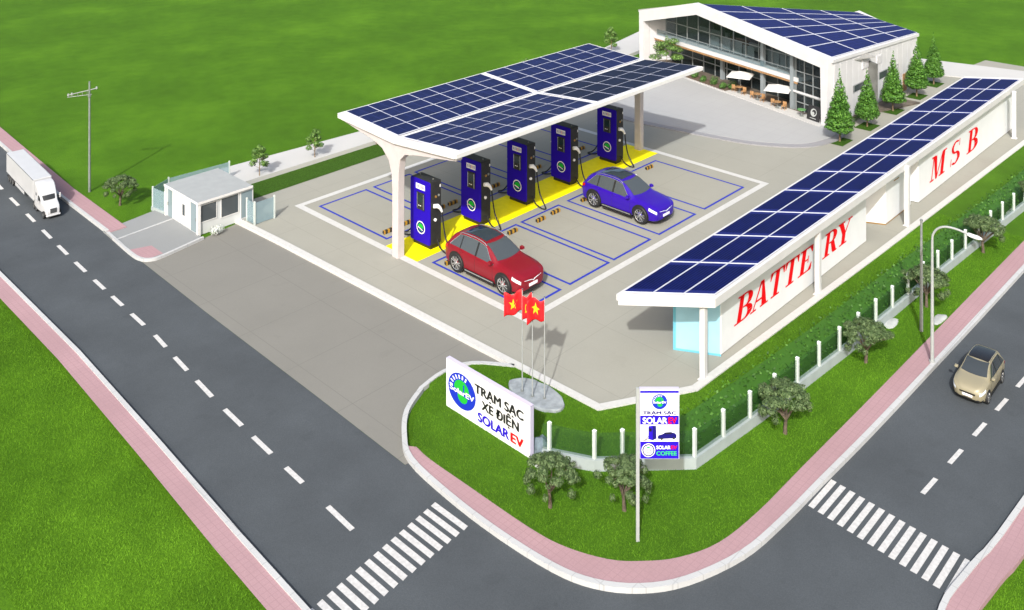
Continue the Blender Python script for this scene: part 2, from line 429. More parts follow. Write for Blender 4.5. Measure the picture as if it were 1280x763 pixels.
# heavy serif capitals for the two big cabinets; strokes in a 1 x 1 cell (w, h), each stroke a bar butted on the next
def arc_band(cx, cy, rx0, ry0, rx1, ry1, a0, a1, n=12):
    A = [R(a0+(a1-a0)*k/n) for k in range(n+1)]
    return [[(cx+rx0*math.cos(a), cy+ry0*math.sin(a)), (cx+rx1*math.cos(a), cy+ry1*math.sin(a))] for a in A]
def serif_glyph(ch):
    Q = []   # quads
    def bar(x0,y0,x1,y1): Q.append([(x0,y0),(x1,y0),(x1,y1),(x0,y1)])
    def band(b):
        for k in range(len(b)-1): Q.append([b[k][0], b[k][1], b[k+1][1], b[k+1][0]])
    s = .06
    if ch == 'B':
        bar(.13,s,.36,1-s); bar(0,0,.50,s); bar(0,1-s,.50,1)
        band(arc_band(.50,.74,.12,.20,.38,.26,-90,90)); band(arc_band(.50,.26,.16,.20,.46,.26,-90,90))
        bar(.36,.48,.50,.54)
        w = .92
    elif ch == 'A':
        Q.append([(.12,s),(.18,s),(.50,1),(.40,1)]); Q.append([(.62,s),(.90,s),(.58,1),(.46,1)])
        bar(.0,0,.32,s); bar(.54,0,1.0,s); bar(.26,.30,.66,.37); w = 1.0
    elif ch == 'T':
        bar(.36,s,.62,1-s); bar(.22,0,.76,s); bar(.02,1-s,.96,1)
        Q.append([(.02,1-s),(.02,.70),(.07,.70),(.18,1-s)]); Q.append([(.80,1-s),(.91,.70),(.96,.70),(.96,1-s)]); w = .98
    elif ch == 'E':
        bar(.13,s,.38,1-s); bar(0,0,.86,s); bar(0,1-s,.84,1); bar(.38,.47,.58,.53); bar(.56,.36,.61,.64)
        Q.append([(.64,s),(.86,s),(.86,.30),(.81,.30)]); Q.append([(.64,1-s),(.79,.72),(.84,.72),(.84,1-s)]); w = .88
    elif ch == 'R':
        bar(.13,s,.36,1-s); bar(0,0,.48,s); bar(0,1-s,.50,1)
        band(arc_band(.50,.74,.12,.20,.38,.26,-90,90)); bar(.36,.48,.50,.54)
        Q.append([(.66,s*.9),(.94,s*.9),(.72,.50),(.48,.50)]); bar(.70,0,1.0,s); w = 1.0
    elif ch == 'Y':
        bar(.37,s,.62,.46); bar(.24,0,.76,s)
        Q.append([(.37,.46),(.62,.46),(.36,1-s),(.08,1-s)]); Q.append([(.54,.46),(.62,.46),(.86,1-s),(.79,1-s)])
        bar(0,1-s,.46,1); bar(.68,1-s,1.0,1); w = 1.0
    elif ch == 'M':
        bar(.12,s,.18,1-s); bar(0,0,.32,s); bar(0,1-s,.30,1); bar(.86,s,1.10,1-s); bar(.74,0,1.24,s); bar(.92,1-s,1.24,1)
        Q.append([(.46,.0),(.58,.0),(.40,1-s*.5),(.14,1-s*.5)]); Q.append([(.50,.02),(.58,.02),(.94,1-s*.4),(.88,1-s*.4)]); w = 1.24
    elif ch == 'S':
        band(arc_band(.40,.73,.20,.20,.37,.27,50,270,14)); band(arc_band(.40,.27,.18,.20,.40,.27,90,-135,14))
        Q.append([(.66,1),(.70,1),(.72,.70),(.68,.70)]); Q.append([(.05,0),(.09,0),(.09,.32),(.05,.32)]); w = .84
    return Q, w
def serif_onto(mb, word, starts, widths, v0, h, slant, fn, m, lift=.01):
    for ch, u, w in zip(word, starts, widths):
        Q, gw = serif_glyph(ch)
        for k, q in enumerate(Q):
            l = lift+.0012*(k % 7)
            mb.poly([fn(u+x/gw*w+slant*y*h, v0+y*h, l) for x,y in q], m)

# ================================================================== SETTING
g = MB(); g.quad((-900,-900,0),(2500,-900,0),(2500,2500,0),(-900,2500,0), 'grass'); struct('ground', g)

KR = [(19.2,120),(17.35,72),(16.02,49.4),(15.56,41.3),(15.45,36.25)]            # kerb of the far side of the left road
RE = [(15.45,36.25),(15.36,33),(15.22,28),(15.12,22),(15.02,17.9)]             # edge of asphalt at the apron
KC = smooth_line([(17.2,19.9),(16.3,19.45),(15.62,18.75),(15.12,17.9),(14.93,16.3),(14.9,14.65),(15.02,13.12),(15.30,12.2),(15.87,11.42),(16.72,10.82),(18.13,10.33),(19.61,10.17),(21.5,10.1),(24,10.0),(28,9.9),(35,9.75),(60,9.3),(110,8.4)], 4)
KL = [(13.2,120),(12.1,60),(11.54,35.6),(11.46,28.6),(11.22,23),(11.0,18.76),(10.88,15.5),(10.7,6),(10.4,-40)]
KB = smooth_line([(17.6,-40),(17.6,2),(17.75,5.2),(18.35,6.4),(19.68,6.83),(21.25,6.74),(24.2,6.5),(40,5.9),(110,4.3)], 4)
road = MB()
RZ = .008
outer = KR + RE[1:] + KC[12:]
road.poly([(x,y,RZ) for x,y in outer] + [(x,y,RZ) for x,y in KB[::-1]] + [(x,y,RZ) for x,y in KL[::-1]], 'asphalt')
struct('road', road)

# apron in front of the lot
ap = MB(); ap.poly([(x,y,.012) for x,y in RE] + [(x,y,.012) for x,y in [(15.18,17.88),(15.68,18.7),(16.35,19.39),(17.25,19.84),(18.2,20.0),(19.12,19.68),(19.9,18.72),(19.9,32.4),(19.5,33.3),(17.7,33.0)]], 'apron_concrete')
struct('apron', ap)
# the lot
lot = MB()
lot.poly([(x,y,.02) for x,y in [(19.5,34.85),(19.52,33.75),(19.6,30.6),(20.0,15.7),(22.5,14.35),(34,13.95),(50.4,13.5),(66,12.9),(66,20),(60.4,20.6),(58,28),(52,36.4),(28.9,36.2)]], 'lot_concrete')
struct('lot_ground', lot)
# corner lawn + verge, slightly raised
inner = offset_line(KC, .66)
lw = MB()
lawn_pts = [(19.85,18.75),(19.05,19.66),(18.2,19.95),(17.6,19.92)] + [p for p in smooth_line([(17.25,19.55),(16.4,19.1),(15.75,18.45),(15.48,18.1),(15.5,16.3),(15.53,14.26),(15.66,13.3),(16.03,12.4),(16.5,11.83),(17.13,11.32),(18.09,10.92),(19.52,10.76),(21.5,10.72),(26,10.62),(32.3,10.52),(39.1,10.4),(66,9.9),(110,9.0)], 3)] + [(110,12.1),(66,12.9),(50.4,13.4),(34,13.85),(22.5,14.25),(20.06,15.6)]
lw.poly([(x,y,.085) for x,y in lawn_pts], 'lawn_grass'); struct('lawn', lw)
# pavements
pv = MB()
k0 = KC[10:]
a = offset_line(k0, .05); b = [p for p in smooth_line([(15.56,18.1),(15.49,17.5),(15.5,16.3),(15.53,14.26),(15.66,13.3),(16.03,12.4),(16.5,11.83),(17.13,11.32),(18.09,10.92),(19.52,10.76),(21.5,10.72),(26,10.62),(32.3,10.52),(39.1,10.4),(66,9.9),(110,9.0)], 4)]
pv.poly([(x,y,.10) for x,y in a] + [(x,y,.10) for x,y in b[::-1]], 'pink_paving'); struct('pavement', pv)
pv2 = MB(); pl = offset_line(KL, -.62)
pv2.poly([(x,y,.10) for x,y in offset_line(KL,-.04)] + [(x,y,.10) for x,y in pl[::-1]], 'pink_paving'); struct('pavement', pv2)
pv3 = MB(); strip(pv3, KB, -.04, -.62, 0, .10, 'pink_paving'); struct('pavement', pv3)
pv4 = MB(); strip(pv4, KR[:-1]+[(15.45,35.95)], .05, .72, 0, .10, 'pink_paving'); struct('pavement', pv4)
kb = MB()
strip(kb, KC, 0, .13, 0, .125, 'kerb_stone'); struct('kerb', kb)
kb = MB(); strip(kb, smooth_line([(19.85,18.75),(19.1,19.75),(18.2,20.05),(17.21,19.92)],4), 0, .12, 0, .12, 'kerb_stone'); struct('kerb', kb)
kb = MB(); strip(kb, KL, 0, -.12, 0, .125, 'kerb_stone'); struct('kerb', kb)
kb = MB(); strip(kb, KB, 0, -.12, 0, .125, 'kerb_stone'); struct('kerb', kb)
kb = MB(); strip(kb, KR[:-1]+[(15.45,36.1)], 0, .11, 0, .125, 'kerb_stone'); struct('kerb', kb)

# road markings
mk = MB(); MZ = .0125
dsh = [((14.17,42.94),(14.08,39.37-2.2)),]
cl = [(14.75,52.),(14.55,48.),(14.36,45.6),(14.17,42.94),(14.02,40.2),(13.86,37.6),(13.72,35.0),(13.62,32.6),(13.54,30.2),(13.46,27.8),(13.30,26.2),(13.1,23.6),(12.98,21.),(12.9,18.6),(12.84,17.1)]
def cx_at(Y):
    for (x0,y0),(x1,y1) in zip(cl, cl[1:]):
        if y1 <= Y <= y0: return x1+(x0-x1)*(Y-y1)/(y0-y1)
    return cl[0][0]+.055*(Y-52)
spans = [(17.13,18.12),(19.2,19.95),(20.65,21.55),(22.15,23.1),(23.85,24.85),(25.5,26.4),(27.1,27.95),(28.75,29.7),(30.4,31.25),(31.9,32.8),(33.6,34.6),(35.4,36.4),(37.2,38.2),(39.2,40.2),(41.3,42.4),(43.6,44.8),(46,47.2),(48.4,49.6),(50.8,52),(53.2,54.4),(55.6,56.8),(58,59.2)]
for y0, y1 in spans:
    xa, xb = cx_at(y0), cx_at(y1); w = .065
    mk.quad((xa-w,y0,MZ),(xa+w,y0,MZ),(xb+w,y1,MZ),(xb-w,y1,MZ), 'road_paint')
for k in range(26):
    x0 = 22.83-1.56+k*1.52; x1 = x0+.74
    if k == 0: continue
    yc = 8.29-(x0-22.8)*.062; yd = 8.29-(x1-22.8)*.062
    mk.quad((x0,yc-.055,MZ),(x1,yd-.055,MZ),(x1,yd+.055,MZ),(x0,yc+.055,MZ), 'road_paint')
for k in range(15):      # crosswalk on the left road: bars run along Y
    xc = 14.62-k*.262
    mk.quad((xc-.075,15.30-k*.012,MZ),(xc+.075,15.33-k*.012,MZ),(xc+.065,16.42-k*.028,MZ),(xc-.085,16.40-k*.028,MZ), 'road_paint')
for k in range(14):      # crosswalk on the right road
    yc = 10.0-k*.243
    s = k*.028
    mk.quad((20.56-s,yc-.07,MZ),(21.76-s*.9,yc-.075,MZ),(21.76-s*.9,yc+.065,MZ),(20.56-s,yc+.07,MZ), 'road_paint')
struct('road_marking', mk)

# white paths and grass strip beside the lot
wp = MB(); wp.slab([(21.2,36.35),(28.9,36.35),(42,36.9),(49.3,37.2),(58.5,38.2),(58.5,41.2),(49.8,39.4),(42,38.7),(28.9,38.0),(21.2,38.5)], 0, .22, 'white_paving'); struct('path', wp)
wp = MB(); wp.slab([(58.4,25.5),(60.35,20.3),(63.0,13.0),(63.4,10.5),(66.0,11.4),(63.7,21.8),(62.2,28),(60,31)], 0, .06, 'white_paving'); struct('path', wp)
sg = MB(); sg.poly([(x,y,.03) for x,y in [(19.7,34.85),(28.9,34.95),(42,35.2),(50,35.5),(50,37.1),(42,36.9),(28.9,36.35),(20.6,36.35)]], 'strip_grass'); tag(sg.build('grass_strip'), kind='structure')

# lot lines
lm = MB(); LZ = .026
def wl(x0,x1,y0,y1,m,z=LZ): lm.quad((x0,y0,z),(x1,y0,z),(x1,y1,z),(x0,y1,z), m)
wl(21.85,22.13,20.1,33.05,'white_line'); wl(37.1,37.38,20.1,33.05,'white_line')
wl(22.13,37.1,20.1,20.36,'white_line'); wl(22.13,37.1,32.79,33.05,'white_line')
wl(22.134,37.096,25.72,27.5,'yellow_paint')
struct('lot_marking', lm)
lm = MB()
def outline(x0,x1,y0,y1,w=.095):
    wl(x0,x0+w,y0,y1,'blue_line'); wl(x1-w,x1,y0,y1,'blue_line'); wl(x0+w,x1-w,y0,y0+w,'blue_line'); wl(x0+w,x1-w,y1-w,y1,'blue_line')
FB = [(22.45,24.2),(24.62,26.85),(27.08,29.4),(29.9,32.5),(33.1,36.28)]
BB = [(22.5,24.95),(25.28,27.35),(27.6,29.95),(30.4,32.85),(33.4,35.9)]
for x0,x1 in FB: outline(x0,x1,20.66,25.3)
for x0,x1 in BB: outline(x0,x1,27.9,32.3)
struct('bay_marking', lm)

# plaza in front of the café building
curve = smooth_line([(46.1,20.95),(45.2,20.72),(44.2,20.78),(42.8,21.35),(41.7,22.9),(41.2,24.4),(40.75,26.9),(40.35,29.6),(40.9,31.6),(42.5,33.2),(45,34.6),(50,36.2)], 4)
pz = MB(); pz.slab(curve + [(51.5,35.9),(47.6,21.2)], .02, .085, 'plaza_paving'); struct('plaza', pz)
pe = MB(); strip(pe, curve, 0, .42, .02, .075, 'plaza_edge'); struct('plaza_border', pe)
# low white wall round the lot
bw = MB(); strip(bw, [(19.3,33.9),(19.45,30.6),(19.85,15.68),(22.44,14.22),(34.0,13.83),(50.41,13.4),(62,13.05)], 0, .24, 0, .12, 'white_line')
tag(bw.build('low_wall'), 'low white boundary wall edging the pale lot past the flagpoles and battery shelter', 'wall')

# gatehouse approach
gp = MB(); gp.slab([(15.42,36.3),(15.3,33.7),(15.36,33.05),(15.62,32.72),(16.1,32.72),(17.75,33.0),(17.8,36.7)], 0, .07, 'grey_slab'); struct('path', gp)
gp = MB(); gp.poly([(x,y,.075) for x,y in [(15.42,34.0),(15.36,33.5),(15.42,33.08),(15.66,32.82),(16.12,32.84),(16.12,33.75)]], 'pink_paving'); struct('pavement', gp)
gp = MB(); strip(gp, smooth_line([(15.42,36.0),(15.28,33.8),(15.33,33.0),(15.6,32.66),(16.1,32.62),(17.78,32.92)],4), 0, .10, 0, .11, 'kerb_stone'); struct('kerb', gp)
gp = MB(); strip(gp, [(15.42,35.15),(17.75,35.35)], 0, .07, 0, .085, 'kerb_stone'); struct('kerb', gp)

# ================================================================== GRASS BLADES (near lawns)
def in_poly(px, py, poly):
    c = np.zeros(len(px), bool); n = len(poly)
    for i in range(n):
        x0,y0 = poly[i]; x1,y1 = poly[(i+1)%n]
        if y0 == y1: continue
        c ^= ((y0 > py) != (y1 > py)) & (px < (x1-x0)*(py-y0)/(y1-y0)+x0)
    return c
def blades(name, polys, dens, z, h=.042, w=.013, seed=1):
    rng = np.random.default_rng(seed); P = []
    for poly, k in polys:
        xs = [p[0] for p in poly]; ys = [p[1] for p in poly]
        n = int((max(xs)-min(xs))*(max(ys)-min(ys))*dens*k)
        x = rng.uniform(min(xs),max(xs),n); y = rng.uniform(min(ys),max(ys),n)
        q = in_poly(x,y,poly); P.append(np.stack([x[q],y[q]],1))
    P = np.concatenate(P); n = len(P)
    a = rng.uniform(0,2*PI,n); hh = h*rng.uniform(.5,1.3,n); ln = rng.normal(0,.5,(n,2))*hh[:,None]
    V = np.zeros((n,3,3)); dx = np.cos(a)*w/2; dy = np.sin(a)*w/2
    V[:,0,0]=P[:,0]-dx; V[:,0,1]=P[:,1]-dy; V[:,1,0]=P[:,0]+dx; V[:,1,1]=P[:,1]+dy
    V[:,0,2]=V[:,1,2]=z; V[:,2,0]=P[:,0]+ln[:,0]; V[:,2,1]=P[:,1]+ln[:,1]; V[:,2,2]=z+hh
    me = bpy.data.meshes.new(name); me.vertices.add(3*n); me.vertices.foreach_set('co', V.reshape(-1))
    me.loops.add(3*n); me.loops.foreach_set('vertex_index', np.arange(3*n,dtype=np.int32))
    me.polygons.add(n); me.polygons.foreach_set('loop_start', np.arange(0,3*n,3,dtype=np.int32))
    me.update(); me.validate(); me.materials.append(MATS['grass_blades'])
    o = bpy.data.objects.new(name, me); C.objects.link(o); return tag(o, kind='stuff')
_cut = next(i for i,p in enumerate(lawn_pts) if p[0] > 39.2)
tag(blades('grass', [(lawn_pts[:_cut]+[(39.1,13.6),(34,13.85),(22.5,14.25),(20.06,15.6)], 1.)], 1300, .08), 'short mown grass on the corner lawn and roadside verge', None)
kl2 = offset_line(KL, -.66)
tag(blades('grass', [([(kl2[2][0],40),*[p for p in kl2 if 5 < p[1] < 36],(6.5,14),(8,40)], 1.),
                     ([*[p for p in offset_line(KB,-.66) if 19 < p[0] < 30],(30,3.6),(19.8,3.6)], 1.)], 1200, 0, seed=3), 'mown grass on the lawns across both roads', None)

# ================================================================== TREES
def leaf_cloud(mb, blobs, n, size, m, seed, droop=0.):
    rng = random.Random(seed)
    tot = sum(b[3]*b[4]*b[5] for b in blobs)
    for (cx,cy,cz,rx,ry,rz) in blobs:
        for _ in range(max(4,int(n*rx*ry*rz/tot))):
            while True:
                p = [rng.uniform(-1,1) for _ in range(3)]; d = sum(q*q for q in p)
                if .10 < d < 1 and rng.random() < .35+.65*d: break
            c = Vector((cx+p[0]*rx, cy+p[1]*ry, cz+p[2]*rz))
            nrm = Vector((p[0]/rx+rng.gauss(0,.7), p[1]/ry+rng.gauss(0,.7), p[2]/rz+rng.gauss(0,.7)+.4)).normalized()
            t = nrm.orthogonal().normalized(); t.rotate(Matrix.Rotation(rng.uniform(0,2*PI),3,nrm)); b = nrm.cross(t)
            s = size*rng.uniform(.6,1.35)
            mb.quad(c-t*s-b*s*.15, c-b*s*.5, c+t*s, c+b*s*.5, m)
def olive(seed):
    rng = random.Random(seed); tr = MB(); cr = MB(); blobs = []
    tr.tube([(0,0,-.02),(.01,0,.15),(.03,.01,.36)], [.055,.042,.036], 'bark', 7)
    for k in range(7):
        a = 2*PI*k/7+rng.uniform(-.3,.3); r = rng.uniform(.24,.42); z = rng.uniform(.68,.88)
        e = (math.cos(a)*r, math.sin(a)*r, z)
        tr.tube([(.03,.01,.34),(e[0]*.45,e[1]*.45,.34+(z-.34)*.55),e], [.030,.020,.009], 'bark', 6)
        for q in range(3):
            tr.tube([e,(e[0]+rng.uniform(-.16,.16),e[1]+rng.uniform(-.16,.16),e[2]+rng.uniform(.05,.16))],[.009,.004],'bark',4)
    for k in range(64):      # umbrella dome of small uneven tufts with gaps between them
        t = rng.random()**.75; a = rng.uniform(0,2*PI); r = .60*t*rng.uniform(.85,1.1)
        z = .62+.46*math.sqrt(max(0,1-(r/.72)**2))-.06+rng.uniform(-.06,.05)
        q = rng.uniform(.08,.15); blobs.append((math.cos(a)*r, math.sin(a)*r, z, q, q, q*rng.uniform(.55,.8)))
    for k in range(9):
        a = rng.uniform(0,2*PI); q = rng.uniform(.07,.12); blobs.append((math.cos(a)*.55, math.sin(a)*.55, rng.uniform(.50,.64), q,q,q))
    leaf_cloud(cr, blobs, 8500, .027, 'olive_leaf', seed)
    return tr, cr
def cone_tree(seed):
    tr = MB(); cr = MB(); rng = random.Random(seed)
    tr.tube([(0,0,-.02),(.01,0,.3),(0,.01,.7)], [.045,.035,.03], 'young_bark', 7)
    blobs = []
    nz = 22
    for i in range(nz):
        t = i/(nz-1); z = .52+t*2.05; r = .56*(1-t)**.9+.045
        if i == 0: r *= .8
        k = max(1,int(7*(1-t)+1))
        for j in range(k):
            a = 2*PI*j/k+i*.7; rr = r*.52 if k > 1 else 0
            q = r*(.55 if k > 1 else 1)*rng.uniform(.92,1.08)
            blobs.append((math.cos(a)*rr, math.sin(a)*rr, z+rng.uniform(-.05,.05), q, q, .13))
    blobs.append((0,0,2.72,.05,.05,.17))
    leaf_cloud(cr, blobs, 11000, .045, 'cone_leaf', seed)
    return tr, cr
def young_tree(seed, h=1.45, spread=.40, n=700, leaf=.042):
    tr = MB(); cr = MB(); rng = random.Random(seed); blobs = []
    tr.tube([(0,0,-.03),(.01,.01,h*.4),(0,.02,h*.92)], [.026,.019,.006], 'young_bark', 6)
    for k in range(11):
        a = k*2.4+rng.uniform(-.3,.3); z = h*(.36+.05*k); r = spread*(1-.07*max(0,k-3))*rng.uniform(.75,1.1)
        e = (math.cos(a)*r, math.sin(a)*r, z+.12)
        tr.tube([(0,.01,z-.08),e], [.009,.003], 'young_bark', 4)
        blobs.append((e[0]*.8,e[1]*.8,e[2],.17*spread/.4,.17*spread/.4,.13*h/1.45))
    blobs.append((0,.02,h*.95,.13,.13,.2*h/1.45))
    leaf_cloud(cr, blobs, n, leaf, 'young_leaf', seed)
    return tr, cr
def plant_tree(name, label, x, y, z, gen, cat, group=None, rot=0., sc=1.):
    t = thing(name, label, cat, (x,y,z), rot, group, sc)
    tr, cr = gen; a = tr.build('trunk', t, smooth=60); b = cr.build('crown', t, fix=False)
    return t
oli = [olive(11), olive(23), olive(37)]
OL = [(16.97,38.33,0,1.05,'spreading olive tree on the grass between the utility pole and the gatehouse'),
      (16.33,14.3,1,.98,'spreading olive tree on the corner lawn closest to the billboard'),
      (17.42,13.0,2,.98,'spreading olive tree on the corner lawn just left of the pylon sign'),
      (22.45,11.62,0,1.12,'spreading olive tree on the verge first after the fence corner, nearest the crosswalk'),
      (26.98,11.43,1,1.08,'spreading olive tree on the verge, second from the fence corner'),
      (31.4,11.3,2,1.12,'spreading olive tree on the verge beside the grey pole, third from the fence corner'),
      (36.72,11.2,0,1.15,'spreading olive tree on the verge behind the lamp arm, fourth from the fence corner'),
      (42.3,10.95,1,1.0,'spreading olive tree on the verge, farthest of the row, fifth from the fence corner')]
for i,(x,y,k,sc,lab) in enumerate(OL):
    plant_tree('olive_tree', lab, x, y, .0 if i == 0 else .085, oli[k], 'tree', 'olive trees on the verge and lawns', i*1.3, sc)
con = [cone_tree(5), cone_tree(9)]
CT = [(44.62,20.2,1.25,'clipped cone-shaped tree at the front corner of the glass building, nearest of its row'),
      (47.71,20.13,1.1,'clipped cone-shaped tree, second in the row along the white side wall'),
      (51.2,20.19,1.15,'clipped cone-shaped tree, middle of the row of five along the white side wall'),
      (54.8,20.26,1.17,'clipped cone-shaped tree, fourth in the row along the white side wall'),
      (57.95,20.44,1.08,'clipped cone-shaped tree at the far end of the row behind the building')]
for i,(x,y,sc,lab) in enumerate(CT):
    plant_tree('cone_tree', lab, x, y, .03, con[i%2], 'tree', 'cone trees beside the building', i*1.1, sc)
    sq = MB(); sq.quad((x-.62,y-.42,.028),(x+.62,y-.42,.028),(x+.62,y+.42,.028),(x-.62,y+.42,.028),'strip_grass'); struct('grass_patch', sq)
YT = [(22.34,36.5,1.0,'young sapling on the grass strip next to the gatehouse roof'),
      (25.3,36.6,.98,'young sapling on the grass strip, second beyond the gatehouse'),
      (28.6,36.25,.75,'short young sapling whose trunk shows just behind the near canopy tip'),
      (36.0,36.6,1.2,'young sapling half hidden behind the middle of the solar canopy'),
      (39.9,36.8,1.3,'young sapling whose tip shows over the far half of the solar canopy'),
      (49.85,38.3,1.25,'young sapling standing by the white path left of the glass building')]
yng = [young_tree(3, n=1500), young_tree(8, n=1500)]
for i,(x,y,sc,lab) in enumerate(YT):
    plant_tree('young_tree', lab, x, y, .1 if i == 5 else .03, yng[i%2], 'tree', 'saplings along the grass strip', i*.9, sc)
plant_tree('leafy_tree', 'loose leafy tree standing in the left end of the glass front', 49.0, 33.3, .08, young_tree(21, 2.15, 1.0, 4200, .05), 'tree')

# hedge inside the fence
FL = [(17.42,15.5),(18.0,14.35),(19.76,12.62),(22.5,12.35),(27.1,12.02),(32.5,11.78),(41.9,11.25),(56,10.75)]
hd = MB(); rng = random.Random(4)
core = MB()
hl = offset_line(FL[2:], .70)
strip(core, hl, -.36, .34, .05, .50, 'hedge_leaf')
def along(pts, step):
    out = []
    for (x0,y0),(x1,y1) in zip(pts, pts[1:]):
        L = math.hypot(x1-x0,y1-y0); n = max(1,int(L/step))
        for k in range(n): out.append((x0+(x1-x0)*k/n, y0+(y1-y0)*k/n, math.atan2(y1-y0,x1-x0)))
    return out
for (x,y,a) in along(hl, .16):
    for q in range(38):
        d = rng.uniform(-.46,.44); z = rng.uniform(.10,.66)
        c = Vector((x-math.sin(a)*d+rng.uniform(-.1,.1), y+math.cos(a)*d, z))
        nrm = Vector((rng.gauss(0,.6),rng.gauss(0,.6),.6)).normalized(); t = nrm.orthogonal().normalized(); t.rotate(Matrix.Rotation(rng.uniform(0,6.3),3,nrm)); b = nrm.cross(t); s = rng.uniform(.03,.06)
        hd.quad(c-t*s, c-b*s*.6, c+t*s, c+b*s*.6, 'hedge_leaf')
h = thing('hedge', 'low dark green hedge running along the inside of the verge fence', 'hedge', (hl[0][0],hl[0][1],0))
M = Matrix.Translation((-hl[0][0],-hl[0][1],0))
hd.xform(M).build('foliage', h, fix=False); core.xform(M).build('branch_mass', h)

# ================================================================== FENCE
f = thing('verge_fence', 'green mesh fence with white posts on a low pale wall behind the verge trees', 'fence', (19.76,12.62,0))
M = Matrix.Translation((-19.76,-12.62,0))
b = MB(); strip(b, FL, -.075, .075, 0, .36, 'fence_wall'); b.xform(M).build('base_wall', f)
b = MB()
strip(b, FL, -.005, .005, .36, .98, 'fence_mesh'); b.xform(M).build('mesh_panel', f)
posts = [(17.5,15.35),(18.02,14.35),(18.52,14.0-.12),(19.76,12.62)]
x = 20.9
while x < 55:
    for (x0,y0),(x1,y1) in zip(FL[2:],FL[3:]):
        if x0 <= x < x1: posts.append((x, y0+(y1-y0)*(x-x0)/(x1-x0)))
    x += 1.13+ (x-20)*.004
for (x,y) in posts:
    b = MB(); b.box(-.04,.04,-.04,.04,.36,1.02,'fence_post'); b.box(-.043,.043,-.043,.043,1.02,1.035,'fence_cap')
    b.build('post', f, (x-19.76,y-12.62,0))

# ================================================================== SOLAR CANOPY
def panel(mb, p00, p10, p11, p01, th, m, rim='silver', inset=.03):
    """thin slab; top face carries the cells (uv 0..1), a pale rim round it"""
    P = [Vector(p) for p in (p00,p10,p11,p01)]; nrm = (P[1]-P[0]).cross(P[3]-P[0]).normalized()
    c = sum(P, Vector())/4
    Q = [p+nrm*th for p in P]
    def ins(p,k):  # move towards neighbours
        a = (Q[(k+1)%4]-Q[k]).normalized(); b = (Q[(k-1)%4]-Q[k]).normalized(); return Q[k]+(a+b)*inset
    I = [ins(Q[k],k)+nrm*.003 for k in range(4)]
    i = len(mb.v); mb.v += [tuple(p) for p in P+Q+I]
    mb.face((i+3,i+2,i+1,i), rim)
    for k in range(4):
        j = (k+1)%4; mb.face((i+k,i+j,i+4+j,i+4+k), rim); mb.face((i+4+k,i+4+j,i+8+j,i+8+k), rim)
    fi = len(mb.f); mb.face((i+8,i+9,i+10,i+11), m); mb.uv[fi] = [(0,0),(1,0),(1,1),(0,1)]
def bil(A,B,Cc,D,u,v):
    A,B,Cc,D = map(Vector,(A,B,Cc,D)); return A*(1-u)*(1-v)+B*u*(1-v)+Cc*u*v+D*(1-u)*v
def array(parent, org, A,B,Cc,D, nu, nv, gap, th, m, name='solar_panel', rim='silver', inset=.02):
    A,B,Cc,D = [Vector(p)-Vector(org) for p in (A,B,Cc,D)]
    for i in range(nu):
        for j in range(nv):
            u0,u1 = (i+gap)/nu,(i+1-gap)/nu; v0,v1 = (j+gap)/nv,(j+1-gap)/nv
            q = [bil(A,B,Cc,D,u,v) for u,v in ((u0,v0),(u1,v0),(u1,v1),(u0,v1))]
            c = sum(q,Vector())/4; mb = MB(); panel(mb, *[p-c for p in q], th, m, rim, inset); mb.build(name, parent, c)
mat('panel_rim', (.48,.50,.58), .5)
CX0, CX1, YV, YF, YBk = 21.8, 37.05, 26.5, 23.28, 29.85
ZV, ZF, ZB = 4.30, 4.55, 4.50
O = (21.8,26.55,0)
cn = thing('solar_canopy', 'butterfly-roofed solar carport canopy on two flared columns over the chargers', 'canopy', O)
def portal(x0, x1):
    pts = [(.17,0),(.16,2.4),(.20,3.0),(.36,3.45),(.75,3.80),(1.3,3.98),(3.30,4.30),(3.30,4.42),(0,4.18),(-3.22,4.43),(-3.22,4.30),(-1.2,4.0),(-.55,3.86),(-.26,3.60),(-.19,3.1),(-.17,2.4),(-.17,0)]
    b = MB(); b.prism([(x0,y,z) for y,z in pts], (x1-x0,0,0), 'canopy_steel'); return b
portal(0,.30).build('column_frame', cn, smooth=35, bevel=.015)
portal(15.0,15.28).build('column_frame', cn, (0,.15,0), smooth=35, bevel=.015)
for (ya,za,yb,zb) in ((YV,ZV,YF,ZF),(YV,ZV,YBk,ZB)):
    b = MB(); xa, xb = CX0-.06-21.8, CX1-21.8
    ya -= 26.55; yb -= 26.55
    b.prism([(xa,ya,za-.11),(xa,yb,zb-.13),(xa,yb,zb+.03),(xa,ya,za)], (xb-xa,0,0), 'white_paint')
    b.build('roof', cn, bevel=.01)
for yb, zb in ((YF,ZF),(YBk,ZB)):
    b = MB(); yb -= 26.55; sg_ = 1 if yb > 0 else -1
    b.box(-.085, 15.27, yb+.003*sg_, yb+.06*sg_, zb-.125, zb+.035, 'white_paint'); b.build('fascia', cn, bevel=.008)
for x0 in (-.12, 15.252):
    b = MB()
    for yb, zb in ((YF,ZF),(YBk,ZB)):
        ya = YV-26.55; y2 = yb-26.55
        b.prism([(x0,ya,ZV-.12),(x0,y2,zb-.125),(x0,y2,zb+.035),(x0,ya,ZV+.03)], (.034,0,0), 'white_paint')
    b.build('end_trim', cn)
zt = .034
def cpt(X, Y):
    if Y < YV: return (X, Y, ZV+(ZF-ZV)*(YV-Y)/(YV-YF)+zt)
    return (X, Y, ZV+(ZB-ZV)*(Y-YV)/(YBk-YV)+zt)
xs0, xs1, xm0, xm1 = 22.02, 36.95, 29.33, 29.6
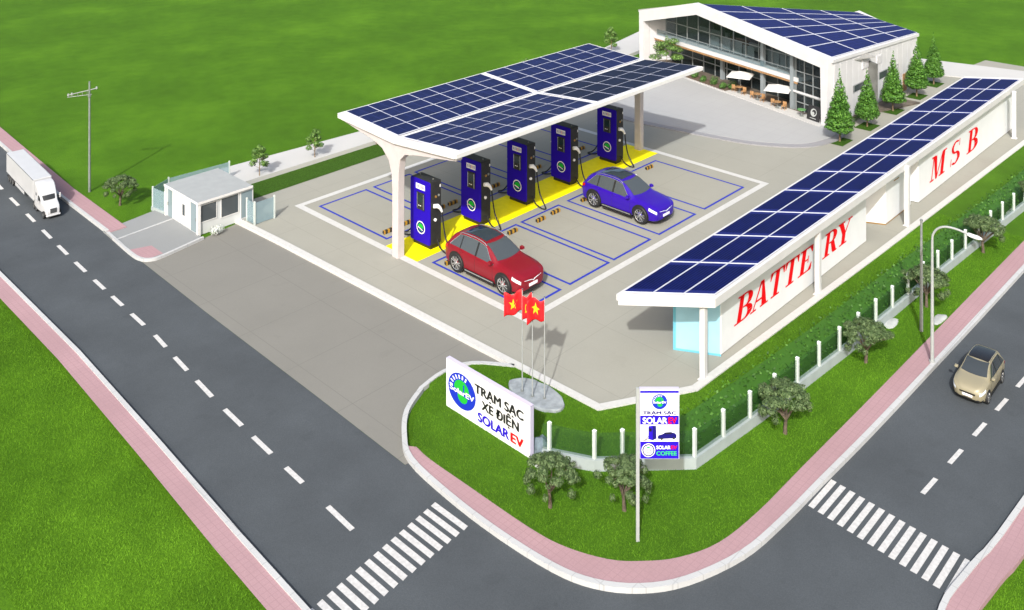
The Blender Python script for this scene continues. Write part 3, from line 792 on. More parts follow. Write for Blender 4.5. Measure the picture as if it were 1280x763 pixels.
for (xa,xb,nu) in ((xs0,xm0,7),(xm1,xs1,6)):
    yb0, yb1 = YV+.14, YBk-.06
    array(cn, O, cpt(xa,yb0), cpt(xb,yb0), cpt(xb,yb1), cpt(xa,yb1), nu, 4, .006, .03, 'solar_canopy', rim='panel_rim', inset=.012)
    yf0, yf1 = YF+.14, YV-.14
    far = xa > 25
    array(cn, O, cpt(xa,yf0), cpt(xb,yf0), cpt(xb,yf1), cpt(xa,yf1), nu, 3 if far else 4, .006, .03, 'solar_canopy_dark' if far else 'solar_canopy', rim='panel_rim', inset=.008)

# ================================================================== CHARGERS
def make_charger(label):
    t = thing('charging_unit', label, 'charger', (0,0,0), 0, 'charging units under the solar canopy')
    W, D, H = 1.10, .54, 2.48         # front faces -X; local x 0..D depth, y -W/2..W/2
    b = MB(); b.box(.02,D,-W/2,W/2,.16,H,'charger_black'); b.build('body', t, bevel=.03)
    b = MB(); b.box(.07,D-.05,-W/2+.07,W/2-.07,0,.16,'trim_black'); b.build('plinth', t)
    # front panel with rounded corners
    pts = []
    for cy_,cz_,a0 in ((W/2-.08,H-.075,0),(-W/2+.08,H-.075,90),(-W/2+.08,.24,180),(W/2-.08,.24,270)):
        for k in range(6):
            a = R(a0+k*18); pts.append((cy_+.08*math.cos(a), cz_+.08*math.sin(a)))
    b = MB(); b.prism([(.02,y,z) for y,z in pts], (-.045,0,0), 'charger_blue'); b.build('front_panel', t, bevel=.01, smooth=30)
    F = lambda u,v,w: (-.025-w, -u, v)     # u to the right as seen from the front (-Y)
    b = MB(); b.box(-.055,-.026,-.26,.16,1.38,2.02,'charger_black'); s = b.build('screen', t, bevel=.012)
    b = MB()
    b.box(-.062,-.056,.11,.135,1.42,1.98,'silver'); b.build('side_strip', s)
    b = MB(); b.box(-.062,-.056,-.235,-.21,1.42,1.98,'silver'); b.build('side_strip', s)
    b = MB(); b.box(-.060,-.0555,-.18,.08,1.66,1.94,'screen'); b.build('display', s)
    b = MB(); rect_onto(b, -.06,.0,1.52,1.55,lambda u,v,w:(-.058-w,-u-.0,v),'plastic_white',.0); rect_onto(b,.03,.09,1.52,1.55,lambda u,v,w:(-.058-w,-u,v),'plastic_white',.0); b.build('card_slot', s)
    b = MB(); b.box(-.031,-.026,-.27,.23,2.12,2.32,'plastic_white')
    F2 = lambda u,v,w: (-.031-w,-u,v)
    for k,(u,m) in enumerate([(-.17,'ink_blue'),(-.09,'ink_navy'),(-.01,'ink_blue'),(.06,'ink_red'),(.13,'ink_navy'),(.20,'ink_blue')]):
        rect_onto(b, u, u+.03, 2.16, 2.28, F2, m, .002)
    b.build('name_plate', t)
    b = MB(); disc_onto(b, .04,.72,.235,F,'plastic_white',.004); disc_onto(b,.04,.72,.20,F,'ink_navy',.006)
    poly_onto(b, [(-.11,.72)]+[(.04+.15*math.cos(R(180-k*18)), .74+.13*math.sin(R(180-k*18))) for k in range(11)]+[(.19,.70)], F, 'logo_green', .008)
    poly_onto(b, [(-.10,.735),(.16,.65),(.16,.62),(-.12,.70)], F, 'plastic_white', .010)
    rect_onto(b, -.05,.12,.60,.62,F,'logo_green',.008); b.build('logo', t)
    for yy in (-.36,.36):
        b = MB(); b.cyl((.3,yy,H),.018,.05,'steel_grey',8); b.build('antenna', t)
    for sgn in (-1,1):
        y0 = sgn*W/2
        b = MB()
        for (xx,zz,mm) in ((.26,1.92,'orange_brass'),(.40,1.94,'steel_grey')):
            b.cyl((xx,y0,zz),.045,.03*sgn,mm,12,'y')
        b.build('socket', t, smooth=40)
        b = MB()   # holstered connector: white head with a grip
        b.tube([(.12,y0+.05*sgn,1.62),(.26,y0+.10*sgn,1.60),(.36,y0+.14*sgn,1.50),(.42,y0+.17*sgn,1.36)],[.075,.085,.06,.04],'plastic_white',10)
        b.build('connector', t, smooth=50)
        b = MB(); b.cyl((.22,y0,1.08),.055,.05*sgn,'plastic_white',14,'y'); b.build('knob', t, smooth=40)
        path = smooth_line([(.42,y0+.17*sgn,1.36),(.45,y0+.20*sgn,.95),(.44,y0+.34*sgn,.45),(.40,y0+.62*sgn,.10),(.28,y0+.78*sgn,.035),(.20,y0+.62*sgn,.04),(.25,y0+.25*sgn,.12),(.35,y0,.30)],5)
        b = MB(); b.tube(path, .028, 'rubber', 8); b.build('cable', t, smooth=60)
    b = MB(); b.box(.46,.50,-W/2-.012,-W/2,2.22,2.32,'plastic_white'); b.build('sticker', t)
    return t
CH = [(23.02,26.04,'blue charging unit with screen, nearest to the near canopy column'),
      (25.72,26.14,'blue charging unit with screen, second from the near canopy column'),
      (28.36,26.15,'blue charging unit with screen, middle of the five under the canopy'),
      (31.2,26.2,'blue charging unit with screen behind the rear of the violet car'),
      (34.55,26.28,'blue charging unit with screen beside the far canopy column')]
ch0 = make_charger(CH[0][2])
for i,(x,y,lab) in enumerate(CH):
    o = ch0 if i == 0 else copy_tree(ch0)
    o.location = (x, y+.51, .026); o['label'] = lab

# wheel stops
def make_stop():
    b = MB(); segs = 5; L = .54
    for k in range(segs):
        x0 = -L/2+k*L/segs; x1 = x0+L/segs; m = 'stop_yellow' if k % 2 == 0 else 'stop_black'
        e0 = .03 if k == 0 else 0; e1 = .03 if k == segs-1 else 0
        sk = .03
        P0 = [(x0+e0-sk,-.085,0),(x0+e0,-.05,.11),(x0+e0+sk*.5,.05,.11),(x0+e0+sk,.085,0)]
        P1 = [(x1-e1-sk,-.085,0),(x1-e1,-.05,.11),(x1-e1+sk*.5,.05,.11),(x1-e1+sk,.085,0)]
        i = len(b.v); b.v += P0+P1
        for q in range(3): b.face((i+q,i+q+1,i+5+q,i+4+q), m)
        if k == 0: b.face((i,i+1,i+2,i+3), 'stop_black')
        if k == segs-1: b.face((i+7,i+6,i+5,i+4), 'stop_black')
        b.face((i,i+4,i+7,i+3), 'stop_black')
    return b
stop_mb = make_stop()
ST = [(22.9,24.8,'yellow and black wheel stop behind the red car, on its left rear wheel'),
      (23.75,24.85,'yellow and black wheel stop hidden behind the red car roof'),
      (25.35,24.88,'yellow and black wheel stop, left one in the empty bay beside the red car'),
      (26.2,24.87,'yellow and black wheel stop, right one in the empty bay beside the red car'),
      (27.75,24.81,'yellow and black wheel stop left of a pair in the empty middle bay'),
      (28.7,24.86,'yellow and black wheel stop right of a pair in the empty middle bay'),
      (30.5,24.79,'yellow and black wheel stop behind the violet car wheel'),
      (31.6,24.8,'yellow and black wheel stop hidden by the violet car body'),
      (35.25,24.91,'yellow and black wheel stop in the empty bay beyond the violet car'),
      (22.95,28.36,'yellow and black wheel stop left of the near canopy column'),
      (23.85,28.4,'yellow and black wheel stop between the canopy column and the first charger'),
      (25.75,28.5,'yellow and black wheel stop beside the connector of the first charger'),
      (26.45,28.5,'yellow and black wheel stop between the first and second chargers'),
      (28.95,28.5,'yellow and black wheel stop between the second and third chargers'),
      (31.75,28.6,'yellow and black wheel stop between the third and fourth chargers'),
      (35.0,28.7,'yellow and black wheel stop between the fourth and fifth chargers')]
st0 = stop_mb.build('wheel_stop', smooth=30)
for i,(x,y,lab) in enumerate(ST):
    o = st0 if i == 0 else st0.copy()
    if i: C.objects.link(o)
    o.location = (x,y,.028); tag(o, lab, 'wheel stop', 'wheel stops in the charging bays')

# ================================================================== CARS
def interp(tab, x):
    if x <= tab[0][0]: return tab[0][1]
    for i in range(len(tab)-1):
        (x0,y0),(x1,y1) = tab[i],tab[i+1]
        if x <= x1:
            h = x1-x0; t = (x-x0)/h
            def slope(k):
                if k <= 0 or k >= len(tab)-1:
                    k2 = min(max(k,0),len(tab)-2); return (tab[k2+1][1]-tab[k2][1])/(tab[k2+1][0]-tab[k2][0])
                d0 = (tab[k][1]-tab[k-1][1])/(tab[k][0]-tab[k-1][0]); d1 = (tab[k+1][1]-tab[k][1])/(tab[k+1][0]-tab[k][0])
                if d0*d1 <= 0: return 0.
                return 2*d0*d1/(d0+d1)
            m0, m1 = slope(i), slope(i+1)
            return y0*(2*t**3-3*t*t+1)+h*m0*(t**3-2*t*t+t)+y1*(-2*t**3+3*t*t)+h*m1*(t**3-t*t)
    return tab[-1][1]
SUV = dict(
    top=[(-2.375,.86),(-2.33,1.0),(-2.24,1.10),(-2.10,1.26),(-1.85,1.44),(-1.5,1.56),(-1.0,1.625),(-.5,1.635),(-.1,1.60),(.25,1.52),(.65,1.32),(1.08,1.075),(1.3,1.045),(1.7,.985),(2.05,.915),(2.25,.84),(2.34,.77),(2.375,.70)],
    belt=[(-2.375,.80),(-2.3,.95),(-2.1,1.04),(-1.5,1.055),(-.5,1.02),(.5,.985),(1.1,.955),(1.7,.90),(2.1,.83),(2.3,.76),(2.375,.66)],
    w=[(-2.375,.70),(-2.32,.82),(-2.2,.89),(-1.9,.935),(-1.4,.95),(0,.95),(1.4,.95),(1.8,.935),(2.1,.89),(2.26,.80),(2.34,.69),(2.375,.56)],
    wr=[(-2.375,.56),(-2.25,.60),(-2.1,.60),(-1.6,.60),(-.8,.625),(0,.63),(.4,.66),(1.08,.78),(1.5,.80),(1.9,.77),(2.2,.68),(2.375,.46)],
    bot=[(-2.375,.42),(-2.2,.30),(-1.9,.25),(1.9,.25),(2.2,.27),(2.375,.34)],
    wheels=(1.46,-1.47), wr_=.425, arch=.505, L=2.375, glass=(1.02,.22), roofg=(-1.35,.02), rearg=(-2.17,-1.72), sideg=(-1.92,.86))
HATCH = dict(
    top=[(-2.05,.90),(-2.01,1.05),(-1.94,1.18),(-1.80,1.40),(-1.6,1.55),(-1.2,1.635),(-.6,1.665),(-.1,1.64),(.2,1.57),(.6,1.37),(1.02,1.12),(1.2,1.09),(1.5,1.03),(1.75,.96),(1.92,.87),(2.0,.78),(2.05,.66)],
    belt=[(-2.05,.84),(-1.95,1.0),(-1.6,1.05),(0,1.02),(1.0,.98),(1.5,.93),(1.85,.82),(2.0,.72),(2.05,.60)],
    w=[(-2.05,.66),(-1.98,.78),(-1.85,.84),(-1.4,.87),(0,.875),(1.2,.87),(1.6,.845),(1.85,.76),(1.98,.64),(2.05,.46)],
    wr=[(-2.05,.54),(-1.7,.56),(-1.0,.60),(0,.615),(.4,.64),(1.02,.73),(1.5,.72),(1.85,.58),(2.05,.36)],
    bot=[(-2.05,.40),(-1.9,.30),(-1.6,.24),(1.6,.24),(1.9,.27),(2.05,.34)],
    wheels=(1.28,-1.27), wr_=.34, arch=.40, L=2.05, glass=(.98,.18), roofg=(-1.45,.08), rearg=(-1.90,-1.62), sideg=(-1.72,.82))
def section(S, x):
    zt = interp(S['top'],x); zb = min(interp(S['belt'],x), zt-.03); w = interp(S['w'],x); wr = min(interp(S['wr'],x), w*.93); z0 = interp(S['bot'],x)
    h = zb-z0; zr = max(zb+.012, zt-.055)
    return [(0,z0),(w*.86,z0),(w*.955,z0+.05*min(1,h/.4)),(w*.99,z0+h*.40),(w,z0+h*.66),(w*.992,z0+h*.86),(w*.965,zb),
            (w*.965+(wr-w*.965)*.5, zb+(zr-zb)*.5+.006),(wr,zr),(wr*.93,zr+(zt-zr)*.52),(wr*.75,zr+(zt-zr)*.80),(wr*.4,zt-.006),(0,zt)]
def side_y(S, x, z):
    P = section(S, x)[2:9]
    for (y0,z0),(y1,z1) in zip(P,P[1:]):
        if z0 <= z <= z1: return y0+(y1-y0)*(z-z0)/max(1e-6,z1-z0)
    return P[-1][0]
def top_z(S, x, y):
    P = section(S, x)[8:][::-1]; y = abs(y)
    for (y0,z0),(y1,z1) in zip(P,P[1:]):
        if y0 <= y <= y1: return z0+(z1-z0)*(y-y0)/max(1e-6,y1-y0)
    return P[-1][1]
def car_body(S):
    L = S['L']; xs = sorted(set([-L,-L+.03,-L+.08]+[-L+.15+k*(2*L-.3)/44 for k in range(45)]+[L-.08,L-.03,L]))
    rows = []
    for x in xs:
        P = section(S, x); rows.append([(x,y,z) for y,z in P]+[(x,-y,z) for y,z in P[-2:0:-1]])
    mb = MB(); n = len(rows[0])
    for r in rows: mb.v += r
    for a in range(len(rows)-1):
        for j in range(n):
            k = (j+1)%n; mb.face((a*n+j,a*n+k,(a+1)*n+k,(a+1)*n+j), 'P')
    mb.face(list(range(n))[::-1],'P'); mb.face([(len(rows)-1)*n+j for j in range(n)],'P')
    return mb
def make_wheel(r, w, side):
    """at origin, axis y; side=+1 outer face towards +y"""
    ty = MB(); prof = [(r*.70,-w/2),(r*.93,-w/2),(r,-w*.36),(r,w*.36),(r*.93,w/2),(r*.70,w/2*.96)]
    n = 28
    for k in range(n):
        a = 2*PI*k/n
        for (q,y) in prof: ty.v.append((q*math.cos(a), y*side, q*math.sin(a)))
    m = len(prof)
    for k in range(n):
        for j in range(m-1):
            k2 = (k+1)%n; ty.face((k*m+j,k*m+j+1,k2*m+j+1,k2*m+j),'rubber')
    ri = MB(); ri.cyl((0,w*.18*side,0), r*.71, w*.05*side, 'truck_dark', 24, 'y')
    ri.cyl((0,w*.24*side,0), r*.15, w*.26*side, 'silver', 14, 'y')
    for k in range(5):
        for d in (-.16,.16):
            a = 2*PI*k/5; c1 = Vector((math.cos(a+d*.6)*r*.12, 0, math.sin(a+d*.6)*r*.12)); c2 = Vector((math.cos(a+d*1.5)*r*.68,0,math.sin(a+d*1.5)*r*.68))
            t = (c2-c1).normalized(); nn = Vector((-t.z,0,t.x))*r*.045
            y0, y1 = w*.30*side, w*.44*side
            ri.prism([tuple(c1-nn*1.2+Vector((0,y0,0))),tuple(c1+nn*1.2+Vector((0,y0,0))),tuple(c2+nn+Vector((0,y0,0))),tuple(c2-nn+Vector((0,y0,0)))],(0,y1-y0,0),'silver')
    for k in range(n):   # bright rim ring
        a0,a1 = 2*PI*k/n,2*PI*(k+1)/n
        ri.quad((r*.73*math.cos(a0),w*.47*side,r*.73*math.sin(a0)),(r*.73*math.cos(a1),w*.47*side,r*.73*math.sin(a1)),(r*.66*math.cos(a1),w*.40*side,r*.66*math.sin(a1)),(r*.66*math.cos(a0),w*.40*side,r*.66*math.sin(a0)),'silver')
    return ty, ri
def make_car(name, label, loc, rotz, sc, S, paint, roofmat, cat='car', rails=True, glassm='car_glass', bar=True, zk=1.):
    t = thing(name, label, cat, loc, rotz)
    S = dict(S)
    for k_ in ('top','belt'): S[k_] = [(x_, .34+(z_-.34)*zk) for x_,z_ in S[k_]]
    SC = Matrix.Scale(sc, 4)
    def put(mb, nm, parent=t, at=(0,0,0), **k):
        mb.xform(SC); return mb.build(nm, parent, tuple(c*sc for c in at), **k)
    L = S['L']; r = S['wr_']
    body = car_body(S); body.m = [paint]*len(body.f)
    bo = put(body, 'body', smooth=32)
    for wx in S['wheels']:      # dark wheel-arch linings following the body side
        for sg in (-1,1):
            rows = []
            for i in range(5):
                q = S['arch']*(.30+.70*i/4); row = []
                for k in range(25):
                    an = R(-28+236*k/24); x = wx+q*math.cos(an); z = max(section(S,x)[2][1]+.012, r+.01+q*math.sin(an))
                    row.append((x, sg*(side_y(S,x,z)+.009), z))
                rows.append(row)
            mb = MB(); mb.grid(rows,'trim_black'); put(mb,'wheel_arch',smooth=60)
    # wheels
    for wx in S['wheels']:
        for sg in (-1,1):
            wy = interp(S['w'],wx)-.085
            w = thing('wheel','', '', (wx*sc,sg*wy*sc,r*sc))
            for k in ('label','category'):
                if k in w: del w[k]
            w.parent = t
            ty, ri = make_wheel(r, .23, sg); put(ty,'tyre',w,smooth=40); put(ri,'rim',w)
    # glass
    def top_panel(x0, x1, uf, m, nm, lift=.008, nx=8, ny=10, curve=0.):
        rows = []
        for i in range(nx+1):
            x = x0+(x1-x0)*i/nx; row = []
            wr = section(S,x)[8][0]
            for j in range(ny+1):
                u = -1+2*j/ny; xx = x - curve*u*u; y = u*uf*min(wr,section(S,xx)[8][0]); 
                dz = (top_z(S,xx+.01,y)-top_z(S,xx-.01,y))/.02
                q = lift/math.hypot(1,dz); row.append((xx-dz*q, y, top_z(S,xx,y)+q))
            rows.append(row)
        mb = MB(); mb.grid(rows, m); return put(mb, nm, smooth=60)
    gx0, gx1 = S['glass']
    top_panel(gx0, gx1, .93, 'car_glass_pale' if bar else 'car_glass', 'windscreen', curve=.10)
    top_panel(S['roofg'][1], S['roofg'][0], .80 if bar else .97, roofmat, 'roof_panel')
    top_panel(S['rearg'][0], S['rearg'][1], .86, 'car_glass', 'rear_window')
    sx0, sx1 = S['sideg']
    for sg in (-1,1):
        rows = []; N = 26; outl_lo = []; outl_hi = []
        for i in range(N+1):
            x = sx0+(sx1-sx0)*i/N
            P = section(S,x); zb = P[6][1]+.025; zr = P[8][1]-.035
            f0 = min(1., max(0,(x-sx0)/.42)); f1 = min(1., max(0,(sx1-x)/.62))
            zh = zb+.012+max(0,(zr-zb-.012))*min(f0**.7, f1**.9)
            row = []
            for j in range(5):
                z = zb+(zh-zb)*j/4; row.append((x, sg*(side_y(S,x,z)+.010), z))
            rows.append(row); outl_lo.append(row[0]); outl_hi.append(row[-1])
        mb = MB(); mb.grid(rows, 'car_glass_pale' if bar else 'car_glass'); so = put(mb, 'side_window', smooth=60)
        for xp in ((-.30,-.20),(-1.28,-1.22)):
            mb = MB(); pr = []
            for x in xp:
                P = section(S,x); zb = P[6][1]+.027; zr = P[8][1]-.04
                pr.append([(x, sg*(side_y(S,x,zb+(zr-zb)*j/4)+.014), zb+(zr-zb)*j/4) for j in range(5)])
            mb.grid(pr,'trim_black'); put(mb,'window_pillar',so)
        if bar:
            mb = MB(); mb.tube([(p[0],p[1]+sg*.006,p[2]) for p in outl_hi],.014,'silver',5); put(mb,'window_trim',so)
        if rails:
            mb = MB(); pts = []
            for k in range(13):
                x = -1.55+k*1.75/12; P = section(S,x); pts.append((x, sg*(P[8][0]-.005), P[8][1]+(.04 if 0 < k < 12 else .0)))
            mb.tube(pts,.020,'silver',6); put(mb,'roof_rail')
        # sill, mirror, handles
        mb = MB(); x0 = S['wheels'][1]+S['arch']+.03; x1 = S['wheels'][0]-S['arch']-.03; ys = interp(S['w'],0)
        mb.box(x0,x1,sg*(ys-.05),sg*(ys+.012),.20,.36,'trim_black'); put(mb,'side_skirt')
        if bar:
            mb = MB(); mb.box(x0+.05,x1-.05,sg*(ys+.010),sg*(ys+.026),.30,.345,'silver'); put(mb,'skirt_strip')
        mb = MB(); mx = sx1-.10; my = side_y(S,mx,section(S,mx)[6][1]+.05)
        mz = section(S,mx)[6][1]+.10
        mb.box(mx-.04,mx+.02,sg*(my-.02),sg*(my+.12),mz-.05,mz-.01,'trim_black')
        mb.prism([(mx-.07,sg*(my+.06),mz-.05),(mx+.10,sg*(my+.06),mz-.02),(mx+.08,sg*(my+.06),mz+.07),(mx-.07,sg*(my+.06),mz+.10)],(0,sg*.17,0),paint); put(mb,'wing_mirror',bevel=.012)
        for hx in (-.12,-1.15):
            mb = MB(); z = section(S,hx)[6][1]-.09; y = side_y(S,hx,z); mb.box(hx-.10,hx+.10,sg*(y-.005),sg*(y+.018),z-.015,z+.015,paint); put(mb,'door_handle')
        mb = MB()
        for dx in (.80,-.25,-1.20):
            pts = []
            for j in range(7):
                z = .40+(section(S,dx)[6][1]-.40)*j/6; pts.append((dx+(-.05*(1-j/6) if dx < 0 else .02), sg*(side_y(S,dx,z)+.001), z))
            mb.tube(pts,.006,'trim_black',4)
        put(mb,'door_gap')
        # lamps
        rows = []
        for i in range(7):
            x = L-.42+i*.062; zb = section(S,x)[6][1]; row = []
            for j in range(4):
                z = zb-.150+j*.042+(.03*(1-i/6)); row.append((x+.004, sg*(side_y(S,x,z)+.012), z))
            rows.append(row)
        mb = MB(); mb.grid(rows,'lamp_lens'); put(mb,'headlight',smooth=60)
        rows = []
        for i in range(6):
            x = -L+.03+i*.06; row = []
            for j in range(4):
                z = section(S,x)[6][1]-.16+j*.045; row.append((x, sg*(side_y(S,x,z)+.012), z))
            rows.append(row)
        mb = MB(); mb.grid(rows,'tail_red'); put(mb,'tail_light',smooth=60)
    fr = L
    if bar:
        mb = MB()
        for sg in (-1,1):
            mb.tube([(fr-.10,sg*.74,.745),(fr-.025,sg*.52,.725),(fr+.012,sg*.22,.70),(fr+.016,sg*.07,.675),(fr+.018,0,.625)],.016,'lamp_lens',6)
        put(mb,'light_bar',smooth=60)
    else:
        mb = MB(); mb.box(fr-.06,fr+.012,-.40,.40,.56,.64,'trim_black'); put(mb,'grille')
    mb = MB(); mb.prism([(fr-.22,-.78,.28),(fr-.02,-.55,.26),(fr+.02,0,.26),(fr-.02,.55,.26),(fr-.22,.78,.28),(fr-.5,.7,.28),(fr-.5,-.7,.28)],(0,0,.12),'trim_black'); put(mb,'front_bumper',bevel=.02)
    mb = MB(); mb.box(fr-.02,fr+.024,-.26,.26,.43,.545,'plastic_white'); put(mb,'number_plate')
    mb = MB(); mb.prism([(-fr+.22,-.78,.30),(-fr-.01,-.58,.30),(-fr-.01,.58,.30),(-fr+.22,.78,.30),(-fr+.5,.7,.30),(-fr+.5,-.7,.30)],(0,0,.16),'trim_black'); put(mb,'rear_bumper',bevel=.02)
    return t
make_car('parked_car', 'glossy red SUV parked in the charging bay closest to the flags', (23.30,23.0,.028), -PI/2, .775, SUV, 'red_paint', 'roof_glass', zk=1.10)
make_car('parked_car', 'glossy violet blue SUV parked in a bay below the far chargers', (30.92,22.92,.028), -PI/2, .79, SUV, 'violet_paint', 'roof_glass', zk=1.10)
make_car('moving_car', 'beige hatchback with black roof driving on the right-hand road', (28.14,8.70,.01), PI+.02, .50, HATCH, 'beige_paint', 'black_roof', rails=False, bar=False)

# ================================================================== TRUCK  (local front +x, then scaled)
def rsec(x, z0, z1, w, rad=.18):
    P = []
    for cy_,cz_,a0 in ((w-rad,z1-rad,0),(-w+rad,z1-rad,90),(-w+rad*.4,z0+rad*.4,180),(w-rad*.4,z0+rad*.4,270)):
        rr = rad if a0 < 180 else rad*.4
        for k in range(5):
            a = R(a0+k*22.5); P.append((x, cy_+rr*math.cos(a), cz_+rr*math.sin(a)))
    return P
def loft(mb, rows, m):
    n = len(rows[0]); i = len(mb.v)
    for r in rows: mb.v += r
    for a in range(len(rows)-1):
        for j in range(n):
            k = (j+1)%n; mb.face((i+a*n+j,i+a*n+k,i+(a+1)*n+k,i+(a+1)*n+j), m)
    mb.face([i+j for j in range(n)][::-1],m); mb.face([i+(len(rows)-1)*n+j for j in range(n)],m)
TS = .285
tk = thing('semi_truck', 'white semi truck with long box trailer driving on the left-hand road', 'truck', (14.80,41.43,.01), -PI/2-.085)
def tput(mb, nm, parent=tk, at=(0,0,0), **k):
    mb.xform(Matrix.Scale(TS,4)); return mb.build(nm, parent, tuple(c*TS for c in at), **k)
mb = MB(); mb.box(-11.2,3.4,-1.22,1.22,1.18,4.15,'truck_white'); tr_ = tput(mb,'trailer',bevel=.02)
mb = MB(); mb.box(-11.1,3.3,-.5,.5,.85,1.17,'truck_dark'); mb.box(-11.25,-11.05,-1.1,1.1,.55,.75,'truck_dark'); tput(mb,'chassis',tr_)
mb = MB()
for sg in (-1,1): mb.box(-6.4,-1.6,sg*1.12,sg*1.17,.55,1.16,'truck_white')
tput(mb,'side_skirt',tr_,bevel=.01)
mb = MB()
for sg in (-1,1):
    mb.box(-11.2,3.4,sg*1.225,sg*1.245,1.18,1.30,'silver'); mb.box(-11.2,3.4,sg*1.225,sg*1.245,4.05,4.15,'silver')
tput(mb,'edge_rail',tr_)
mb = MB()
rows = [rsec(3.75,.75,3.98,1.16),rsec(4.3,.70,3.97,1.18),rsec(5.0,.65,3.80,1.18),rsec(5.5,.60,3.45,1.15),rsec(5.9,.6,3.0,1.12),rsec(6.25,.6,2.62,1.10),rsec(6.85,.6,1.98,1.04),rsec(7.6,.6,1.86,.98),rsec(8.2,.6,1.68,.92),rsec(8.55,.6,1.45,.84),rsec(8.68,.62,1.25,.74)]
loft(mb, rows, 'truck_white'); cab = tput(mb,'cab',smooth=40)
mb = MB()
wsr = []
for (x,z,w) in ((6.30,2.60,.98),(6.55,2.33,.97),(6.80,2.06,.93)):
    wsr.append([(x+.03-.10*abs(u)**2, u*w, z+.035-.03*u*u) for u in [-1+k/4 for k in range(9)]])
mb.grid(wsr,'truck_dark'); tput(mb,'windscreen',cab,smooth=60)
for sg in (-1,1):
    mb = MB(); mb.poly([(5.55,sg*1.175,2.0),(6.45,sg*1.13,2.0),(6.35,sg*1.13,2.35),(6.05,sg*1.145,2.62),(5.55,sg*1.165,2.62)],'truck_dark'); tput(mb,'side_window',cab)
    mb = MB(); mb.poly([(4.45,sg*1.192,2.35),(4.9,sg*1.192,2.35),(4.9,sg*1.192,2.75),(4.45,sg*1.192,2.75)],'truck_dark'); tput(mb,'sleeper_window',cab)
    mb = MB(); mb.box(6.3,6.4,sg*1.12,sg*1.5,2.1,2.16,'truck_dark'); mb.box(6.25,6.40,sg*1.42,sg*1.62,1.9,2.55,'truck_white'); tput(mb,'wing_mirror',cab,bevel=.02)
    mb = MB(); mb.poly([(8.15,sg*.935,1.15),(8.45,sg*.875,1.12),(8.42,sg*.87,1.35),(8.15,sg*.92,1.45)],'lamp_lens'); tput(mb,'headlight',cab)
    mb = MB(); mb.cyl((4.0,sg*.86,.62),.30,1.5,'silver',16,'x'); tput(mb,'fuel_tank',cab,smooth=40)
mb = MB(); mb.box(8.60,8.715,-.42,.42,.82,1.42,'truck_dark')
for k in range(5): mb.box(8.70,8.735,-.42,.42,.88+k*.11,.92+k*.11,'silver')
tput(mb,'grille',cab)
mb = MB(); mb.box(8.35,8.78,-.95,.95,.38,.62,'truck_white'); tput(mb,'bumper',cab,bevel=.05)
mb = MB(); mb.box(3.45,8.2,-.45,.45,.5,.85,'truck_dark'); mb.box(3.42,3.72,-1.0,1.0,1.2,3.6,'truck_dark'); tput(mb,'frame',cab)
for wx in (-10.2,-9.1,-7.98,3.3,4.35-.9+1.0,7.75):
    for sg in (-1,1):
        w = bpy.data.objects.new('wheel', None); C.objects.link(w); w.parent = tk; w.location = (wx*TS, sg*.98*TS, .5*TS)
        ty, ri = make_wheel(.5,.32,sg); tput(ty,'tyre',w,smooth=40); tput(ri,'rim',w)

# ================================================================== BATTERY SHELTER
BA, BB_, BC, BD = (21.42,16.2),(23.15,14.16),(53.45,14.38),(51.75,16.65)   # near-left, near-right, far-right, far-left
bz = 2.42
sh = thing('battery_shelter', 'long flat solar-panelled shelter on white posts covering the battery cabinets', 'shelter', (23.1,14.34,0))
o3 = Vector((23.1,14.34,0))
b = MB(); b.slab([(p[0]-o3.x,p[1]-o3.y) for p in (BA,BB_,BC,BD)], bz-.06, bz, 'shelter_white'); b.build('roof', sh)
b = MB(); strip(b, [(p[0]-o3.x,p[1]-o3.y) for p in (BA,BB_,BC)], .003, -.07, bz-.24, bz+.012, 'shelter_white'); b.build('fascia', sh)
b = MB(); strip(b, [(p[0]-o3.x,p[1]-o3.y) for p in (BC,BD,BA)], .003, -.07, bz-.16, bz+.012, 'shelter_white'); b.build('fascia', sh)
for (x,y) in ((23.1,14.32),(29.84,14.12),(37.25,14.0),(51.0,13.95)):
    b = MB(); b.box(-.085,.085,-.085,.085,.02,bz-.065,'shelter_white'); b.box(-.13,.13,-.13,.13,.02,.045,'shelter_white'); b.build('post', sh, (x-o3.x,max(y,13.98)+.14-o3.y,0), bevel=.012)
def q3(u,v):
    p = bil((*BA,0),(*BD,0),(*BC,0),(*BB_,0),u,v); return (p.x,p.y,bz+.02)
array(sh, o3, q3(.004,.985),q3(.985,.985),q3(.985,.015),q3(.004,.015), 12, 3, .012, .035, 'solar_battery', rim='panel_rim', inset=.02)

